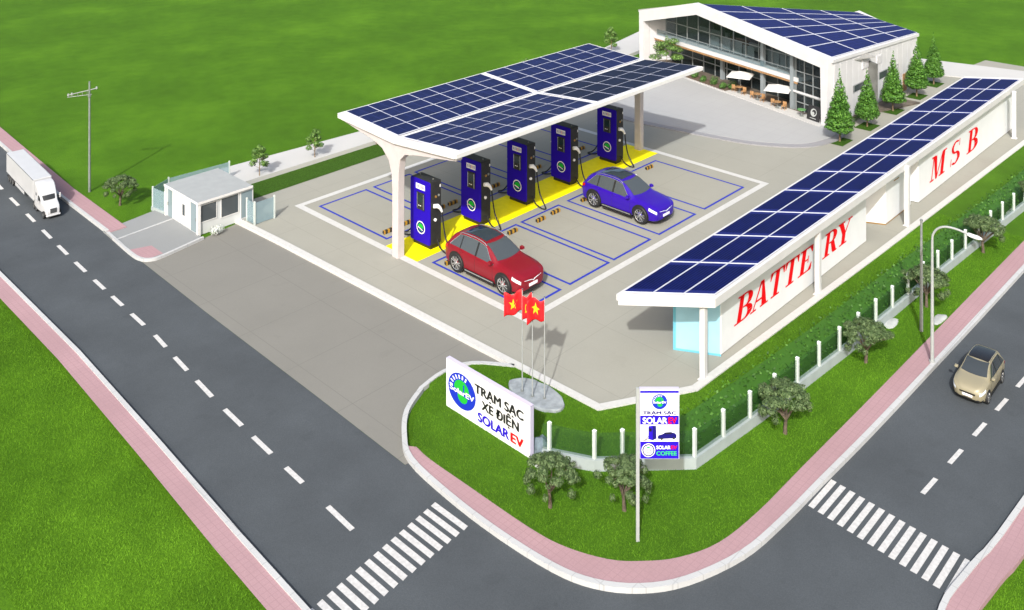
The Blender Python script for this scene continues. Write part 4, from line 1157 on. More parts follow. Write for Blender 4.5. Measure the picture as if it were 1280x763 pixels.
# cabinets
def cabinet(name, label, x0, x1, y0, y1, h, skew, word, starts, widths, v0, hh, slant, endm=None):
    t = thing(name, label, 'cabinet', (x0,y0,.02))
    L = x1-x0; Dp = y1-y0
    b = MB(); b.slab([(0,0),(L,0),(L-skew,Dp),(-skew,Dp)], .02, h, 'panel_white'); b.build('body', t, bevel=.02)
    if endm:
        e = MB(); d = Vector((-skew,Dp)).normalized(); nn = Vector((-d.y,d.x))
        P = lambda s,z,w: (d.x*s*math.hypot(skew,Dp)+nn.x*w, d.y*s*math.hypot(skew,Dp)+nn.y*w, z)
        e.prism([P(.02,.04,.004),P(.98,.04,.004),P(.98,h-.02,.004),P(.02,h-.02,.004)], (nn.x*.02,nn.y*.02,0), endm); e.build('end_panel', t)
        e = MB()
        e.prism([P(.94,.0,.026),P(1.0,.0,.026),P(1.0,h,.026),P(.94,h,.026)], (nn.x*.012,nn.y*.012,0), 'cabinet_edge')
        e.prism([P(0,.0,.026),P(.94,.0,.026),P(.94,.06,.026),P(0,.06,.026)], (nn.x*.010,nn.y*.010,0), 'cabinet_edge'); e.build('end_frame', t)
    b = MB(); fn = lambda u,v,w: (u-x0, -.002-w, v-.02)
    serif_onto(b, word, starts, widths, v0, hh, slant, fn, 'red_letter'); b.build('lettering', t, fix=False)
    return t
cabinet('battery_cabinet', 'long white cabinet lettered BATTERY with a light blue end under the shelter', 24.48, 34.8, 14.72, 15.95, 1.98, .68,
        'BATTERY', [25.2,26.15,27.22,28.22,29.28,31.1,32.15], [.98,1.10,.98,.98,.95,1.12,1.15], .60, .78, .34, 'cabinet_blue')
cabinet('switchboard_cabinet', 'white cabinet lettered MSB at the far half of the shelter', 39.75, 52.5, 14.62, 15.95, 2.0, .3,
        'MSB', [40.95,43.35,45.55], [1.75,1.25,1.4], .50, .98, .34)
b = MB(); t = thing('equipment_box', 'plain white box standing between the BATTERY and MSB cabinets', 'cabinet', (36.7,14.75,.02))
b.slab([(0,0),(2.55,0),(2.3,1.0),(-.5,1.0)], .05, 1.95, 'panel_white'); b.build('body', t, bevel=.02)
b = MB(); b.slab([(0.02,0.02),(2.5,0.02),(2.25,.98),(-.46,.98)], 0, .048, 'orange_brass'); b.build('base', t)
b = MB(); b.box(.8,1.3,-.012,-.002,1.5,1.53,'stop_yellow'); b.build('handle', t)

# ================================================================== SIGNS, FLAGS, POLES
bs = thing('billboard', 'white billboard reading TRAM SAC XE DIEN SOLAREV on the corner lawn', 'sign', (17.22,18.81,.06), 0)
b = MB(); b.box(0,.12,-3.06,0,0,1.30,'panel_white'); b.build('board', bs, bevel=.008)
b = MB(); b.box(.002,.128,-3.075,-3.062,0,1.31,'lilac_edge'); b.box(.002,.128,-3.075,.0,1.302,1.315,'lilac_edge'); b.build('edge_trim', bs)
fn = lambda u,v,w: (-.002-w, -u, v)
b = MB(); round_logo(b, .62, .66, .46, fn, rx=.53); b.build('logo', bs, fix=False)
for word,u0,u1,v0,m_ in (('TRẠM SẠC',1.10,2.86,.86,'ink_black'),('XE ĐIỆN',1.36,2.70,.52,'ink_black'),('SOLAR',1.22,2.36,.165,'ink_blue'),('EV',2.40,2.86,.165,'ink_red')):
    b = MB(); text_onto(b,word,u0,u1,v0,.235,fn,m_,.05); b.build('lettering', bs, fix=False)
for yy in (-.5,-2.5):
    b = MB(); b.box(.12,.45,yy-.03,yy+.03,0,.04,'steel_grey'); b.tube([(.125,yy,.9),(.45,yy,.02)],.02,'steel_grey',6); b.build('brace', bs)

py = thing('pylon_sign', 'tall blue and white station sign panel on a slim pole at the corner', 'sign', (16.9,12.24,.085), math.atan2(RGT[1],RGT[0]))
# local x = to the right of the viewer, -y = towards the viewer
b = MB(); b.box(-.045,.03,-.03,.03,0,3.36,'pole_pale'); b.build('pole', py, bevel=.006)
b = MB(); b.box(.032,.90,-.05,.05,1.83,3.36,'lilac_edge'); b.build('panel', py, bevel=.008)
K = .84/302; U = lambda x: .042+(x-108)*K; V = lambda y: 1.845+(605-y)*(1.50/530)
fn = lambda u,v,w: (u, -.051-w, v)
b = MB(); rect_onto(b,U(108),U(410),V(605),V(75),fn,'plastic_white',.001)
rect_onto(b,U(108),U(410),V(98),V(80),fn,'ink_blue',.003); rect_onto(b,U(108),U(410),V(342),V(272),fn,'ink_blue',.003)
rect_onto(b,U(108),U(410),V(605),V(473),fn,'ink_blue',.003); b.build('face', py, fix=False)
b = MB(); round_logo(b,U(260),V(165),.168,fn,lift=.003); b.build('logo', py, fix=False)
b = MB()
disc_onto(b,U(172),V(540),.150,fn,'plastic_white',.005); disc_onto(b,U(172),V(540),.133,fn,'ink_navy',.007); disc_onto(b,U(172),V(540),.108,fn,'plastic_white',.009)
text_onto(b,'SolarEV',U(136),U(208),V(547),.035,fn,'ink_navy',.02,.012); rect_onto(b,U(152),U(192),V(562),V(556),fn,'ink_red',.011)
poly_onto(b,[(U(150),V(525)),(U(194),V(525)),(U(172),V(508))],fn,'ink_green',.011)
b.build('logo', py, fix=False)
for word,u0,u1,v0,h_,m_ in (('TRẠM SẠC',126,394,263,.072,'ink_navy'),('SOLAR',126,322,332,.135,'plastic_white'),('EV',328,396,332,.135,'ink_red'),('SOLAR',234,346,531,.080,'plastic_white'),('EV',350,398,531,.080,'ink_red'),('COFFEE',234,396,579,.092,'ink_green')):
    b = MB(); text_onto(b,word,U(u0),U(u1),V(v0),h_,fn,m_,.05 if h_ < .075 else .04,.006); b.build('lettering', py, fix=False)
b = MB()
poly_onto(b,[(U(172),V(355)),(U(205),V(350)),(U(232),V(352)),(U(236),V(450)),(U(205),V(464)),(U(172),V(455))],fn,'ink_blue',.004)
poly_onto(b,[(U(205),V(352)),(U(230),V(354)),(U(234),V(450)),(U(207),V(462))],fn,'ink_navy',.006); rect_onto(b,U(178),U(198),V(395),V(370),fn,'ink_black',.006)
for dx in (0,14): poly_onto(b,[(U(172),V(430+dx)),(U(150),V(455+dx*.5)),(U(128),V(463)),(U(128),V(466)),(U(152),V(459+dx*.5)),(U(172),V(436+dx))],fn,'ink_black',.004)
poly_onto(b,[(U(244),V(440)),(U(250),V(425)),(U(285),V(415)),(U(305),V(402)),(U(350),V(399)),(U(385),V(410)),(U(394),V(425)),(U(392),V(448)),(U(250),V(454))],fn,'ink_navy',.004)
poly_onto(b,[(U(292),V(416)),(U(310),V(406)),(U(346),V(404)),(U(366),V(414))],fn,'ink_black',.006)
disc_onto(b,U(276),V(452),.026,fn,'ink_black',.006,16); disc_onto(b,U(372),V(447),.026,fn,'ink_black',.006,16)
b.build('picture', py, fix=False)

# flags
pt = MB(); rngp = random.Random(2)
pp = [(19.24+.50*math.cos(a)*1.0*rngp.uniform(.94,1.05)-.05, 17.33+.92*math.sin(a)*rngp.uniform(.96,1.04)) for a in [2*PI*k/26 for k in range(26)]]
pp = [(min(x,19.75),y) for x,y in pp]
pt.slab(pp, .06, .17, 'stone_grey'); tag(pt.build('flag_plinth', bevel=.03), 'low oval grey stone plinth holding the three flagpoles', 'plinth')
LD = (-RGT[0], -RGT[1])
def flag_pts(Wd, Hd, seed, nx=14, nz=8):
    r = random.Random(seed); ph = r.uniform(0,6); rows = []
    for j in range(nz+1):
        row = []
        for i in range(nx+1):
            u = i/nx; v = j/nz
            d = u*Wd*.93; off = .16*Wd*math.sin(u*7+ph+v*.8)*min(1,u*2.5)
            z = -v*Hd-.20*u*u*Hd*(.6+.8*v)+.05*math.sin(u*5+ph)
            row.append((LD[0]*d+FWD[0]*off, LD[1]*d+FWD[1]*off, z))
        rows.append(row)
    return rows
def flag_at(rows, u, v):
    nz = len(rows)-1; nx = len(rows[0])-1; a = min(nx-1e-6,max(0,u*nx)); c = min(nz-1e-6,max(0,v*nz)); i,j = int(a),int(c); s,t = a-i,c-j
    P = [Vector(rows[j][i]),Vector(rows[j][i+1]),Vector(rows[j+1][i+1]),Vector(rows[j+1][i])]
    return P[0]*(1-s)*(1-t)+P[1]*s*(1-t)+P[2]*s*t+P[3]*(1-s)*t
FP = [(19.0,17.66,2.78,'star','leftmost of the three flagpoles, its red flag showing a full yellow star'),
      (19.02,17.30,2.82,'tools','middle flagpole of three, its red flag partly covered by the next one'),
      (19.18,17.0,2.74,'star','rightmost of the three flagpoles, red flag with yellow star reaching over its neighbour')]
for i,(x,y,h,em,lab) in enumerate(FP):
    t = thing('flagpole', lab, 'flagpole', (x,y,.17), 0, 'flagpoles on the corner plinth')
    b = MB(); b.tube([(0,0,0),(0,0,h)],[.018,.013],'pole_pale',8); b.cyl((0,0,0),.045,.03,'steel_grey',12); b.cyl((0,0,h),.022,.03,'silver',8); b.build('pole', t, smooth=50)
    rows = flag_pts((.54,.30,.52)[i],.56,i+3); b = MB(); rows = [[(p[0],p[1],p[2]+h-.04) for p in r] for r in rows]
    b.grid(rows,'flag_red'); fo = b.build('flag', t, smooth=80, fix=False)
    md = fo.modifiers.new('Solidify','SOLIDIFY'); md.thickness = .006; md.offset = 0
    b = MB()
    for side in (-1,1):
        off = Vector((FWD[0],FWD[1],0))*.010*side
        if em == 'star':
            cpt_ = []
            for k in range(10):
                a = PI/2+k*PI/5; rr = .30 if k % 2 == 0 else .125; cpt_.append((.5+rr*math.cos(a)*.8, .48-rr*math.sin(a)))
            c0 = flag_at(rows,.5,.48)+off
            for k in range(10): b.poly([c0, flag_at(rows,*cpt_[k])+off, flag_at(rows,*cpt_[(k+1)%10])+off],'flag_yellow')
        else:
            arc = [(.52+.20*math.cos(R(a)),.50+.24*math.sin(R(a))) for a in range(-60,200,26)]
            arc2 = [(.52+.14*math.cos(R(a)),.50+.17*math.sin(R(a))) for a in range(-60,200,26)]
            for k in range(len(arc)-1): b.poly([flag_at(rows,*q)+off for q in (arc[k],arc[k+1],arc2[k+1],arc2[k])],'flag_yellow')
            b.poly([flag_at(rows,*q)+off*1.15 for q in ((.34,.34),(.39,.29),(.72,.70),(.68,.74))],'flag_yellow')
            b.poly([flag_at(rows,*q)+off*1.3 for q in ((.30,.40),(.42,.24),(.48,.30),(.36,.46))],'flag_yellow')
    b.build('emblem', fo, fix=False)

# street lamp, poles
t = thing('street_lamp', 'pale street lamp with curved arm on the pink pavement by the right-hand road', 'street lamp', (28.3,10.02,.10))
b = MB(); b.tube([(0,0,0),(0,0,1.9),(0,0,3.55)],[.055,.045,.036],'pole_pale',10); b.cyl((0,0,0),.085,.05,'pole_pale',12); b.build('pole', t, smooth=50)
b = MB(); b.tube(smooth_line([(0,0,3.5),(.0,-.02,3.72),(.03,-.14,3.92),(.06,-.36,4.03),(.08,-.66,4.04),(.10,-.98,3.98)],4), .032,'pole_pale',8); b.build('arm', t, smooth=60)
b = MB(); b.prism([(.05,-.94,3.95),(.16,-.94,3.95),(.17,-1.22,3.93),(.10,-1.34,3.92),(.04,-1.22,3.93)],(0,0,.07),'plastic_white'); lh = b.build('lamp_head', t, bevel=.02)
b = MB(); b.prism([(.065,-.99,3.935),(.145,-.99,3.935),(.15,-1.2,3.918),(.06,-1.2,3.918)],(0,0,.012),'lamp_lens'); b.build('lens', lh)
t = thing('plain_pole', 'plain grey pole on the verge just behind the curved street lamp', 'pole', (29.81,10.88,.085))
b = MB(); b.tube([(0,0,0),(0,0,3.40)],[.055,.035],'steel_grey',10); b.build('shaft', t, smooth=50)
b = MB(); b.cyl((0,0,3.40),.045,.05,'steel_grey',10); b.build('cap', t)
t = thing('utility_pole', 'tall thin dark utility pole with a crossarm on the grass by the truck', 'pole', (16.69,40.65,0))
b = MB(); b.tube([(0,0,0),(0,0,4.7)],[.055,.038],'pole_dark',10); b.build('shaft', t, smooth=50)
ca = Vector((-RGT[0],-RGT[1],0)); 
b = MB(); b.tube([tuple(ca*-.35+Vector((0,0,4.42))),tuple(ca*.95+Vector((0,0,4.10)))],.022,'steel_grey',6)
b.tube([tuple(ca*-.1+Vector((0,0,4.15))),tuple(ca*.95+Vector((0,0,4.02)))],.014,'steel_grey',6)
for k in range(5): p = ca*(.1+.2*k); b.tube([tuple(p+Vector((0,0,4.31-.05*k))),tuple(p+Vector((0,0,4.13-.025*k)))],.010,'steel_grey',5)
b.build('crossarm', t)
for k in (-.3,.9,.75):
    p = ca*k+Vector((0,0,4.30-.25*k)); b = MB(); b.cyl(tuple(p),.035,.10,'pole_pale',8); b.cyl(tuple(p+Vector((0,0,.03))),.05,.025,'pole_pale',8); b.build('insulator', t)
b = MB(); b.cyl((0,0,4.05),.07,.10,'pole_dark',10); b.build('clamp', t)

# stones
def stone(label, x, y, z, rx, ry, rz, m, seed, name='stone', group=None):
    r = random.Random(seed); mb = MB(); nu, nv = 14, 7; rows = []
    for j in range(nv+1):
        ph = PI*j/nv-PI/2; row = []
        for i in range(nu):
            th = 2*PI*i/nu; k = 1+.13*math.sin(3*th+seed)*math.cos(ph)+r.uniform(-.07,.07)
            row.append((rx*k*math.cos(ph)*math.cos(th), ry*k*math.cos(ph)*math.sin(th), rz*max(-.3,math.sin(ph))*k))
        rows.append(row+[row[0]])
    mb.grid(rows, m); return tag(mb.build(name, loc=(x,y,z), smooth=45), label, 'stone', group)
stone('rounded blue grey boulder tucked behind the right end of the billboard', 17.62, 15.72, .1, .24,.30,.34, 'stone_blue', 1, 'boulder')
stone('small pale stone at the foot of the billboard, beside the fence end', 17.25, 15.50, .09, .18,.24,.10, 'stone_pale', 2)
stone('flat pale stone lying on the verge grass near the second olive tree', 29.6, 11.75, .09, .36,.20,.05, 'stone_pale', 3, 'flat_stone')
stone('flat pale stone at the grass edge between grey pole and lamp', 30.9, 10.72, .09, .42,.16,.05, 'stone_pale', 4, 'flat_stone')
stone('flat pale stone on the verge near the right edge, farthest of the three', 41.4, 12.0-.35, .09, .42,.20,.05, 'stone_pale', 5, 'flat_stone')

# ================================================================== GATEHOUSE
gh = thing('gatehouse', 'small flat-roofed white gatehouse with glass doors beside the lot entrance', 'building', (17.74,33.3,.02))
W_, D_, H_ = 2.65, 2.3, 1.27     # along Y, along X, height
b = MB(); b.box(.06,D_,.06,W_-.04,0,H_-.06,'guard_wall'); b.build('wall', gh)
b = MB(); b.box(-.03,D_+.03,-.03,W_+.03,H_-.055,H_+.015,'guard_roof'); b.build('roof', gh, bevel=.01)
b = MB(); b.box(-.044,-.032,-.03,W_+.03,H_-.07,H_+.025,'white_paint'); b.box(-.042,D_+.03,-.044,-.032,H_-.07,H_+.025,'white_paint'); b.build('roof_edge', gh)
for y0,y1 in ((-.02,.10),(W_-.10,W_+.02)):
    b = MB(); b.box(-.02,.10,y0,y1,0,H_-.06,'white_paint'); b.build('corner_post', gh)
def win(nm, fx, y0, y1, z0, z1, parent=gh, front=True, m='guard_glass'):
    b = MB()
    if front:
        b.box(fx-.012,fx-.002,y0,y1,z0,z1,m); o = b.build(nm, parent)
        b = MB(); w = .03
        for q in ((y0-w,y0,z0-w,z1+w),(y1,y1+w,z0-w,z1+w),(y0,y1,z1,z1+w),(y0,y1,z0-w,z0)): b.box(fx-.022,fx-.003,*q,'white_paint')
    else:
        b.box(y0,y1,fx-.012,fx-.002,z0,z1,m); o = b.build(nm, parent)
        b = MB(); w = .03
        for q in ((y0-w,y0,z0-w,z1+w),(y1,y1+w,z0-w,z1+w)): b.box(q[0],q[1],fx-.022,fx-.003,q[2],q[3],'white_paint')
        b.box(y0,y1,fx-.022,fx-.003,z1,z1+w,'white_paint'); b.box(y0,y1,fx-.022,fx-.003,z0-w,z0,'white_paint')
    b.build('frame', o); return o
d1 = win('door', .06, W_-.52, W_-.12, .04, 1.14); b = MB(); b.box(.01,.045,W_-.20,W_-.17,.5,.62,'silver'); b.build('handle', d1)
win('window', .06, 1.12, 1.32, .42, .86, m='car_glass_pale')
d2 = win('door', .06, .16, .66, .04, 1.14); b = MB(); b.box(.01,.045,.20,.23,.5,.62,'silver'); b.build('handle', d2)
win('window', .06, .14, .78, .48, 1.10, front=False, m='car_glass_pale'); win('window', .06, 1.0, 1.72, .40, 1.12, front=False, m='car_glass_pale')
win('window', .06, 1.85, 2.35, .10, 1.12, front=False, m='guard_glass')
gs = thing('glass_screen', 'clear glass screen with white posts at the right side of the gatehouse', 'screen', (19.75,32.62,.02))
b = MB(); b.box(.04,.85,-.008,.008,.03,.86,'clear_glass'); b.build('pane', gs)
b = MB(); b.box(-.008,.008,.04,.54,.03,.86,'clear_glass'); b.build('pane', gs)
for p in ((0,0),(.88,0),(0,.56)):
    b = MB(); b.box(p[0]-.03,p[0]+.03,p[1]-.03,p[1]+.03,0,.92,'fence_post'); b.build('post', gs)
gf = thing('glass_fence', 'pale glass fence on a white kerb wall running behind the gatehouse', 'fence', (17.68,36.9,0))
pl_ = [(.1,-.85),(0,0),(.9,.45),(3.6,.30)]
b = MB(); strip(b, pl_, -.05, .05, 0, .16, 'fence_wall'); b.build('base_wall', gf)
b = MB(); strip(b, pl_, -.008, .008, .16, .92, 'clear_glass'); b.build('pane', gf)
for p in pl_:
    b = MB(); b.box(-.025,.025,-.025,.025,.16,.97,'fence_post'); b.build('post', gf, (p[0],p[1],0))
def shrub(name, label, x, y, z, blobs, n, leaf, m, seed, cat='shrub', group=None):
    t = thing(name, label, cat, (x,y,z), 0, group); cr = MB(); leaf_cloud(cr, blobs, n, leaf, m, seed); cr.build('foliage', t, fix=False)
    st = MB()
    for (bx,by,bz_,*_r) in blobs[:4]: st.tube([(bx*.2,by*.2,-.02),(bx,by,bz_)],[.012,.005],'bark',5)
    st.build('stem', t); return t
shrub('flowering_shrub', 'small white flowering shrub at the front right corner of the gatehouse', 18.25, 32.88, .02, [(0,0,.22,.26,.16,.2),(.2,.05,.18,.2,.14,.16)], 420, .03, 'flower_leaf', 6)

# ================================================================== GLASS-FRONTED BUILDING
A_ = Vector((46.26,21.48,0)); B_ = Vector((50.25,36.1,0)); e_ = (B_-A_).normalized(); n_ = Vector((e_.y,-e_.x,0)); LB = (B_-A_).length
bd = thing('cafe_building', 'large white gabled glass-fronted building with solar panels across its roof', 'building', tuple(A_))
def Wp(u,v,z): return tuple(e_*u+n_*v+Vector((0,0,z)))
def lb(x,y,z): return (x-A_.x,y-A_.y,z)
R1 = lb(48.95,31.3,4.63); E1 = lb(46.2,21.25,3.52); E2 = lb(57.6,21.15,2.98)
# ridge far end lies on the same roof plane
_p0,_p1,_p2 = Vector(R1),Vector(E1),Vector(E2); _nn = (_p1-_p0).cross(_p2-_p0)
def on_roof(x,y): 
    q = lb(x,y,0); z = _p0.z-(_nn.x*(q[0]-_p0.x)+_nn.y*(q[1]-_p0.y))/_nn.z; return (q[0],q[1],z)
R2 = on_roof(58.75,25.35)
L1 = lb(50.35,36.45,3.34); L2 = lb(59.3,27.6,2.9)
def slab3(mb, pts, th, m): mb.prism(pts, (0,0,-th), m)
b = MB(); slab3(b, [E1,E2,R2,R1], .16, 'facade_white'); b.build('roof', bd)
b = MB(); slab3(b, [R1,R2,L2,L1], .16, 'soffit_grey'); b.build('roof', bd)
up = lambda p,k: (p[0],p[1],p[2]+k)
qA = bil(E1,E2,R2,R1,.018,.02); qB = bil(E1,E2,R2,R1,.995,.02); qC = bil(E1,E2,R2,R1,.99,.985); qD = bil(E1,E2,R2,R1,.025,.985)
array(bd, (0,0,0), up(qA,.02),up(qB,.02),up(qC,.02),up(qD,.02), 4, 6, .012, .035, 'solar_roof', rim='panel_rim', inset=.03)
# portal frame on the front
fo = [(0,.0),(-.12,3.56),(10.12,4.68),(15.16,3.36),(15.12,0)]
fi = [(14.72,0),(14.70,2.74),(9.75,4.06),(.42,3.02),(.36,0)]
b = MB()
segs = [(fo[0],fo[1],fi[3],fi[4]),(fo[1],fo[2],fi[2],fi[3]),(fo[2],fo[3],fi[1],fi[2]),(fo[3],fo[4],fi[0],fi[1])]
for k,s in enumerate(segs):
    b.prism([Wp(u,-.22,z) for u,z in s], tuple(n_*.52), 'facade_white')
b.build('portal_frame', bd)
# side wall (right), outer lean via frame; seams and windows
sw0, sw1 = Vector(lb(46.45,21.32,0)), Vector(lb(57.45,21.22,0))
b = MB(); b.prism([tuple(sw0),tuple(sw1),(sw1.x,sw1.y,2.82),(sw0.x,sw0.y,3.34)], (0,.2,0), 'facade_white'); b.build('side_wall', bd)
b = MB()
for k in range(1,15):
    x = sw0.x+(sw1.x-sw0.x)*k/15; zt_ = 3.34-.52*k/15; y = sw0.y+(sw1.y-sw0.y)*k/15
    b.box(x-.012,x+.012,y-.006,y+.02,.02,zt_-.06,'facade_seam')
b.build('cladding_seam', bd)
for (k0,k1,z0,z1) in ((.30,.37,2.35,2.85),(.47,.53,2.25,2.72)):
    b = MB(); x0 = sw0.x+(sw1.x-sw0.x)*k0; x1 = sw0.x+(sw1.x-sw0.x)*k1; y = sw0.y-.05
    b.box(x0,x1,y-.03,y+.03,z0,z1,'facade_seam')
    for q in range(9): zz = z0+.03+(z1-z0-.06)*q/9; b.box(x0+.03,x1-.03,y-.045,y-.031,zz,zz+.03,'facade_white')
    b.build('louvre', bd)
for (k0,k1,z0,z1) in ((.20,.32,1.35,1.68),(.50,.60,1.35,1.72),(.64,.74,1.3,1.7)):
    b = MB(); x0 = sw0.x+(sw1.x-sw0.x)*k0; x1 = sw0.x+(sw1.x-sw0.x)*k1; y = sw0.y-.05
    b.box(x0,x1,y-.02,y+.03,z0,z1,'car_glass_pale'); wo = b.build('window', bd)
    b = MB(); b.box(x0-.03,x1+.03,y-.05,y-.021,z1,z1+.04,'mullion'); b.box(x0-.03,x0,y-.05,y-.021,z0,z1,'mullion'); b.box(x1,x1+.03,y-.05,y-.021,z0,z1,'mullion'); b.build('frame', wo)
b = MB(); x0 = sw0.x+(sw1.x-sw0.x)*.80; b.box(x0,x0+.55,sw0.y-.13,sw0.y-.06,.02,1.0,'wood'); do = b.build('door', bd); b = MB(); b.box(x0+.42,x0+.46,sw0.y-.17,sw0.y-.131,.5,.6,'silver'); b.build('handle', do)
# back walls and floor, ceiling
b = MB(); b.prism([lb(57.45,21.42,0),lb(57.45,21.42,2.8),lb(58.6,25.3,3.6),lb(59.1,27.4,2.7),lb(59.1,27.4,0),lb(58.6,25.3,0)], (.15,0,0), 'facade_white'); b.build('rear_wall', bd)
b = MB(); b.prism([lb(59.1,27.45,0),lb(59.1,27.45,2.65),lb(50.5,36.0,3.1),lb(50.5,36.0,0)], (.15,.15,0), 'facade_white'); b.build('rear_wall', bd)
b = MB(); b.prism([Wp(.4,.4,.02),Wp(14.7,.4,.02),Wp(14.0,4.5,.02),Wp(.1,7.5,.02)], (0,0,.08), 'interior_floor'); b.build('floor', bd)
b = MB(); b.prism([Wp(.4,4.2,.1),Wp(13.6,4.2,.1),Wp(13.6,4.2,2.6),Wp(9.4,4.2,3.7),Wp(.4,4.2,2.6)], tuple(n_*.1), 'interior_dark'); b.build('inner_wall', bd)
b = MB(); b.prism([Wp(10.05,.32,4.30),Wp(14.75,.32,3.12),Wp(14.1,4.2,2.9),Wp(9.6,4.2,3.95)], (0,0,-.06), 'soffit_grey')
for k in range(1,7):
    u = 10.05+4.6*k/7; z = 4.30-1.18*(u-10.05)/4.7
    b.prism([Wp(u-.03,.36,z-.07),Wp(u+.03,.36,z-.078),Wp(u-.4,3.9,z-.29),Wp(u-.46,3.9,z-.282)], (0,0,-.02), 'mullion')
b.prism([Wp(.5,.32,3.16),Wp(10.03,.32,4.29),Wp(9.6,4.2,3.95),Wp(.5,4.2,3.0)], (0,0,-.06), 'soffit_grey'); b.build('ceiling', bd)
b = MB(); b.prism([Wp(14.7,.32,.02),Wp(15.05,.32,.02),Wp(14.5,4.2,.02),Wp(14.15,4.2,.02)], (0,0,2.7), 'facade_white'); b.build('side_wall', bd)
# first-floor slab with wooden edge, railing
def slab_line(u): return 1.60-.03*(u-3)
b = MB(); b.prism([Wp(2.65,.57,1.50),Wp(14.55,.57,1.50),Wp(14.55,.60,1.50),Wp(2.65,.60,1.50)], (0,0,.118), 'wood'); wb = b.build('wood_edge', bd)
b = MB(); b.prism([Wp(2.6,.55,1.62),Wp(14.6,.55,1.62),Wp(14.6,4.1,1.62),Wp(2.6,4.1,1.62)], (0,0,.22), 'facade_white'); fs = b.build('upper_floor', bd)
b = MB(); b.prism([Wp(2.7,.62,1.615),Wp(14.6,.62,1.615),Wp(14.6,2.0,1.36),Wp(2.7,2.0,1.36)], (0,0,-.05), 'wood'); b.build('wood_soffit', fs)
b = MB(); 
b.prism([Wp(3.2,.66,1.845),Wp(14.4,.66,1.845),Wp(14.4,.68,1.845),Wp(3.2,.68,1.845)], (0,0,.34), 'rail_glass'); rl = b.build('railing', bd)
b = MB(); b.tube([Wp(3.2,.67,2.2),Wp(14.4,.67,2.2)], .018,'mullion',6)
for k in range(13): u = 3.2+11.2*k/12; b.tube([Wp(u,.67,1.845),Wp(u,.67,2.2)],.012,'mullion',5)
b.build('handrail', rl)
# glass walls
def glass_wall(u0,u1,v,z0,ztop,nm,nmull,rails):
    b = MB(); b.prism([Wp(u0,v,z0),Wp(u1,v,z0),Wp(u1,v,ztop(u1)),*([Wp(9.75,v,ztop(9.75))] if u0 < 9.75 < u1 else []),Wp(u0,v,ztop(u0))], tuple(n_*.02), 'facade_glass'); o = b.build(nm, bd)
    b = MB()
    for k in range(nmull+1):
        u = u0+(u1-u0)*k/nmull; b.prism([Wp(u-.025,v-.05,z0),Wp(u+.025,v-.05,z0),Wp(u+.025,v-.05,ztop(u)),Wp(u-.025,v-.05,ztop(u))], tuple(n_*.045), 'mullion')
    for z in rails: b.prism([Wp(u0,v-.06,z),Wp(u1,v-.06,z),Wp(u1,v-.06,z+.05),Wp(u0,v-.06,z+.05)], tuple(n_*.03), 'mullion')
    b.build('mullion', o); return o
ceil = lambda u: (3.06+(4.22-3.06)*(u-.4)/9.35 if u < 9.75 else 4.22-(u-9.75)*.25)-.02
glass_wall(2.9,14.0,1.10,1.93,ceil,'upper_glazing',11,[2.75])
glass_wall(2.9,14.0,1.55,.10,lambda u:1.34,'lower_glazing',11,[.75])
glass_wall(.42,2.75,.62,.10,ceil,'corner_glazing',4,[.55,1.0,1.62,2.2])
for u,v in ((3.0,.5),(5.4,.75),(9.2,1.3)):
    b = MB(); b.prism([Wp(u-.11,v,.1),Wp(u+.11,v,.1),Wp(u+.11,v,ceil(u)-.02),Wp(u-.11,v,ceil(u)-.02)], tuple(n_*.2), 'column_grey'); b.build('column', bd)
b = MB(); b.prism([Wp(.42,.52,1.06),Wp(2.9,.52,1.06),Wp(2.9,.58,1.06),Wp(.42,.58,1.06)], (0,0,.10), 'facade_white'); b.build('transom', bd)
# things seen through the glass: low white counters, partitions and dark seating
b = MB()
for (u0,u1,v,z0,z1,m) in ((4.0,8.2,2.6,1.94,2.38,'inner_white'),(8.6,10.2,3.0,1.94,2.30,'wood'),(3.1,3.9,2.4,1.94,2.9,'inner_white'),(10.6,13.4,3.2,1.94,2.35,'inner_white')):
    b.prism([Wp(u0,v,z0),Wp(u1,v,z0),Wp(u1,v,z1),Wp(u0,v,z1)], tuple(n_*.12), m)
b.build('upper_counter', bd)
for k in range(7):  # white sheets added behind the upper panes to stand in for bright reflections
    if k in (2,): continue
    b = MB(); u0 = 3.55+k*.95; b.prism([Wp(u0,1.17,1.95),Wp(u0+.86,1.17,1.95),Wp(u0+.86,1.17,2.62+.07*(k%3)),Wp(u0,1.17,2.62+.07*(k%3))], tuple(n_*.02), 'inner_white'); b.build('reflection_sheet', bd)
b = MB()
for (u0,u1,v,z0,z1,m) in ((3.4,5.4,2.9,.10,.62,'wood'),(6.2,9.0,3.2,.10,.55,'inner_white'),(9.6,12.6,2.8,.10,.48,'inner_green'),(.7,2.4,2.2,.10,.8,'inner_white'),(.6,2.6,2.6,1.1,1.6,'inner_white'),(1.2,2.5,2.2,2.0,2.7,'inner_white')):
    b.prism([Wp(u0,v,z0),Wp(u1,v,z0),Wp(u1,v,z1),Wp(u0,v,z1)], tuple(n_*.12), m)
b.build('ground_counter', bd)
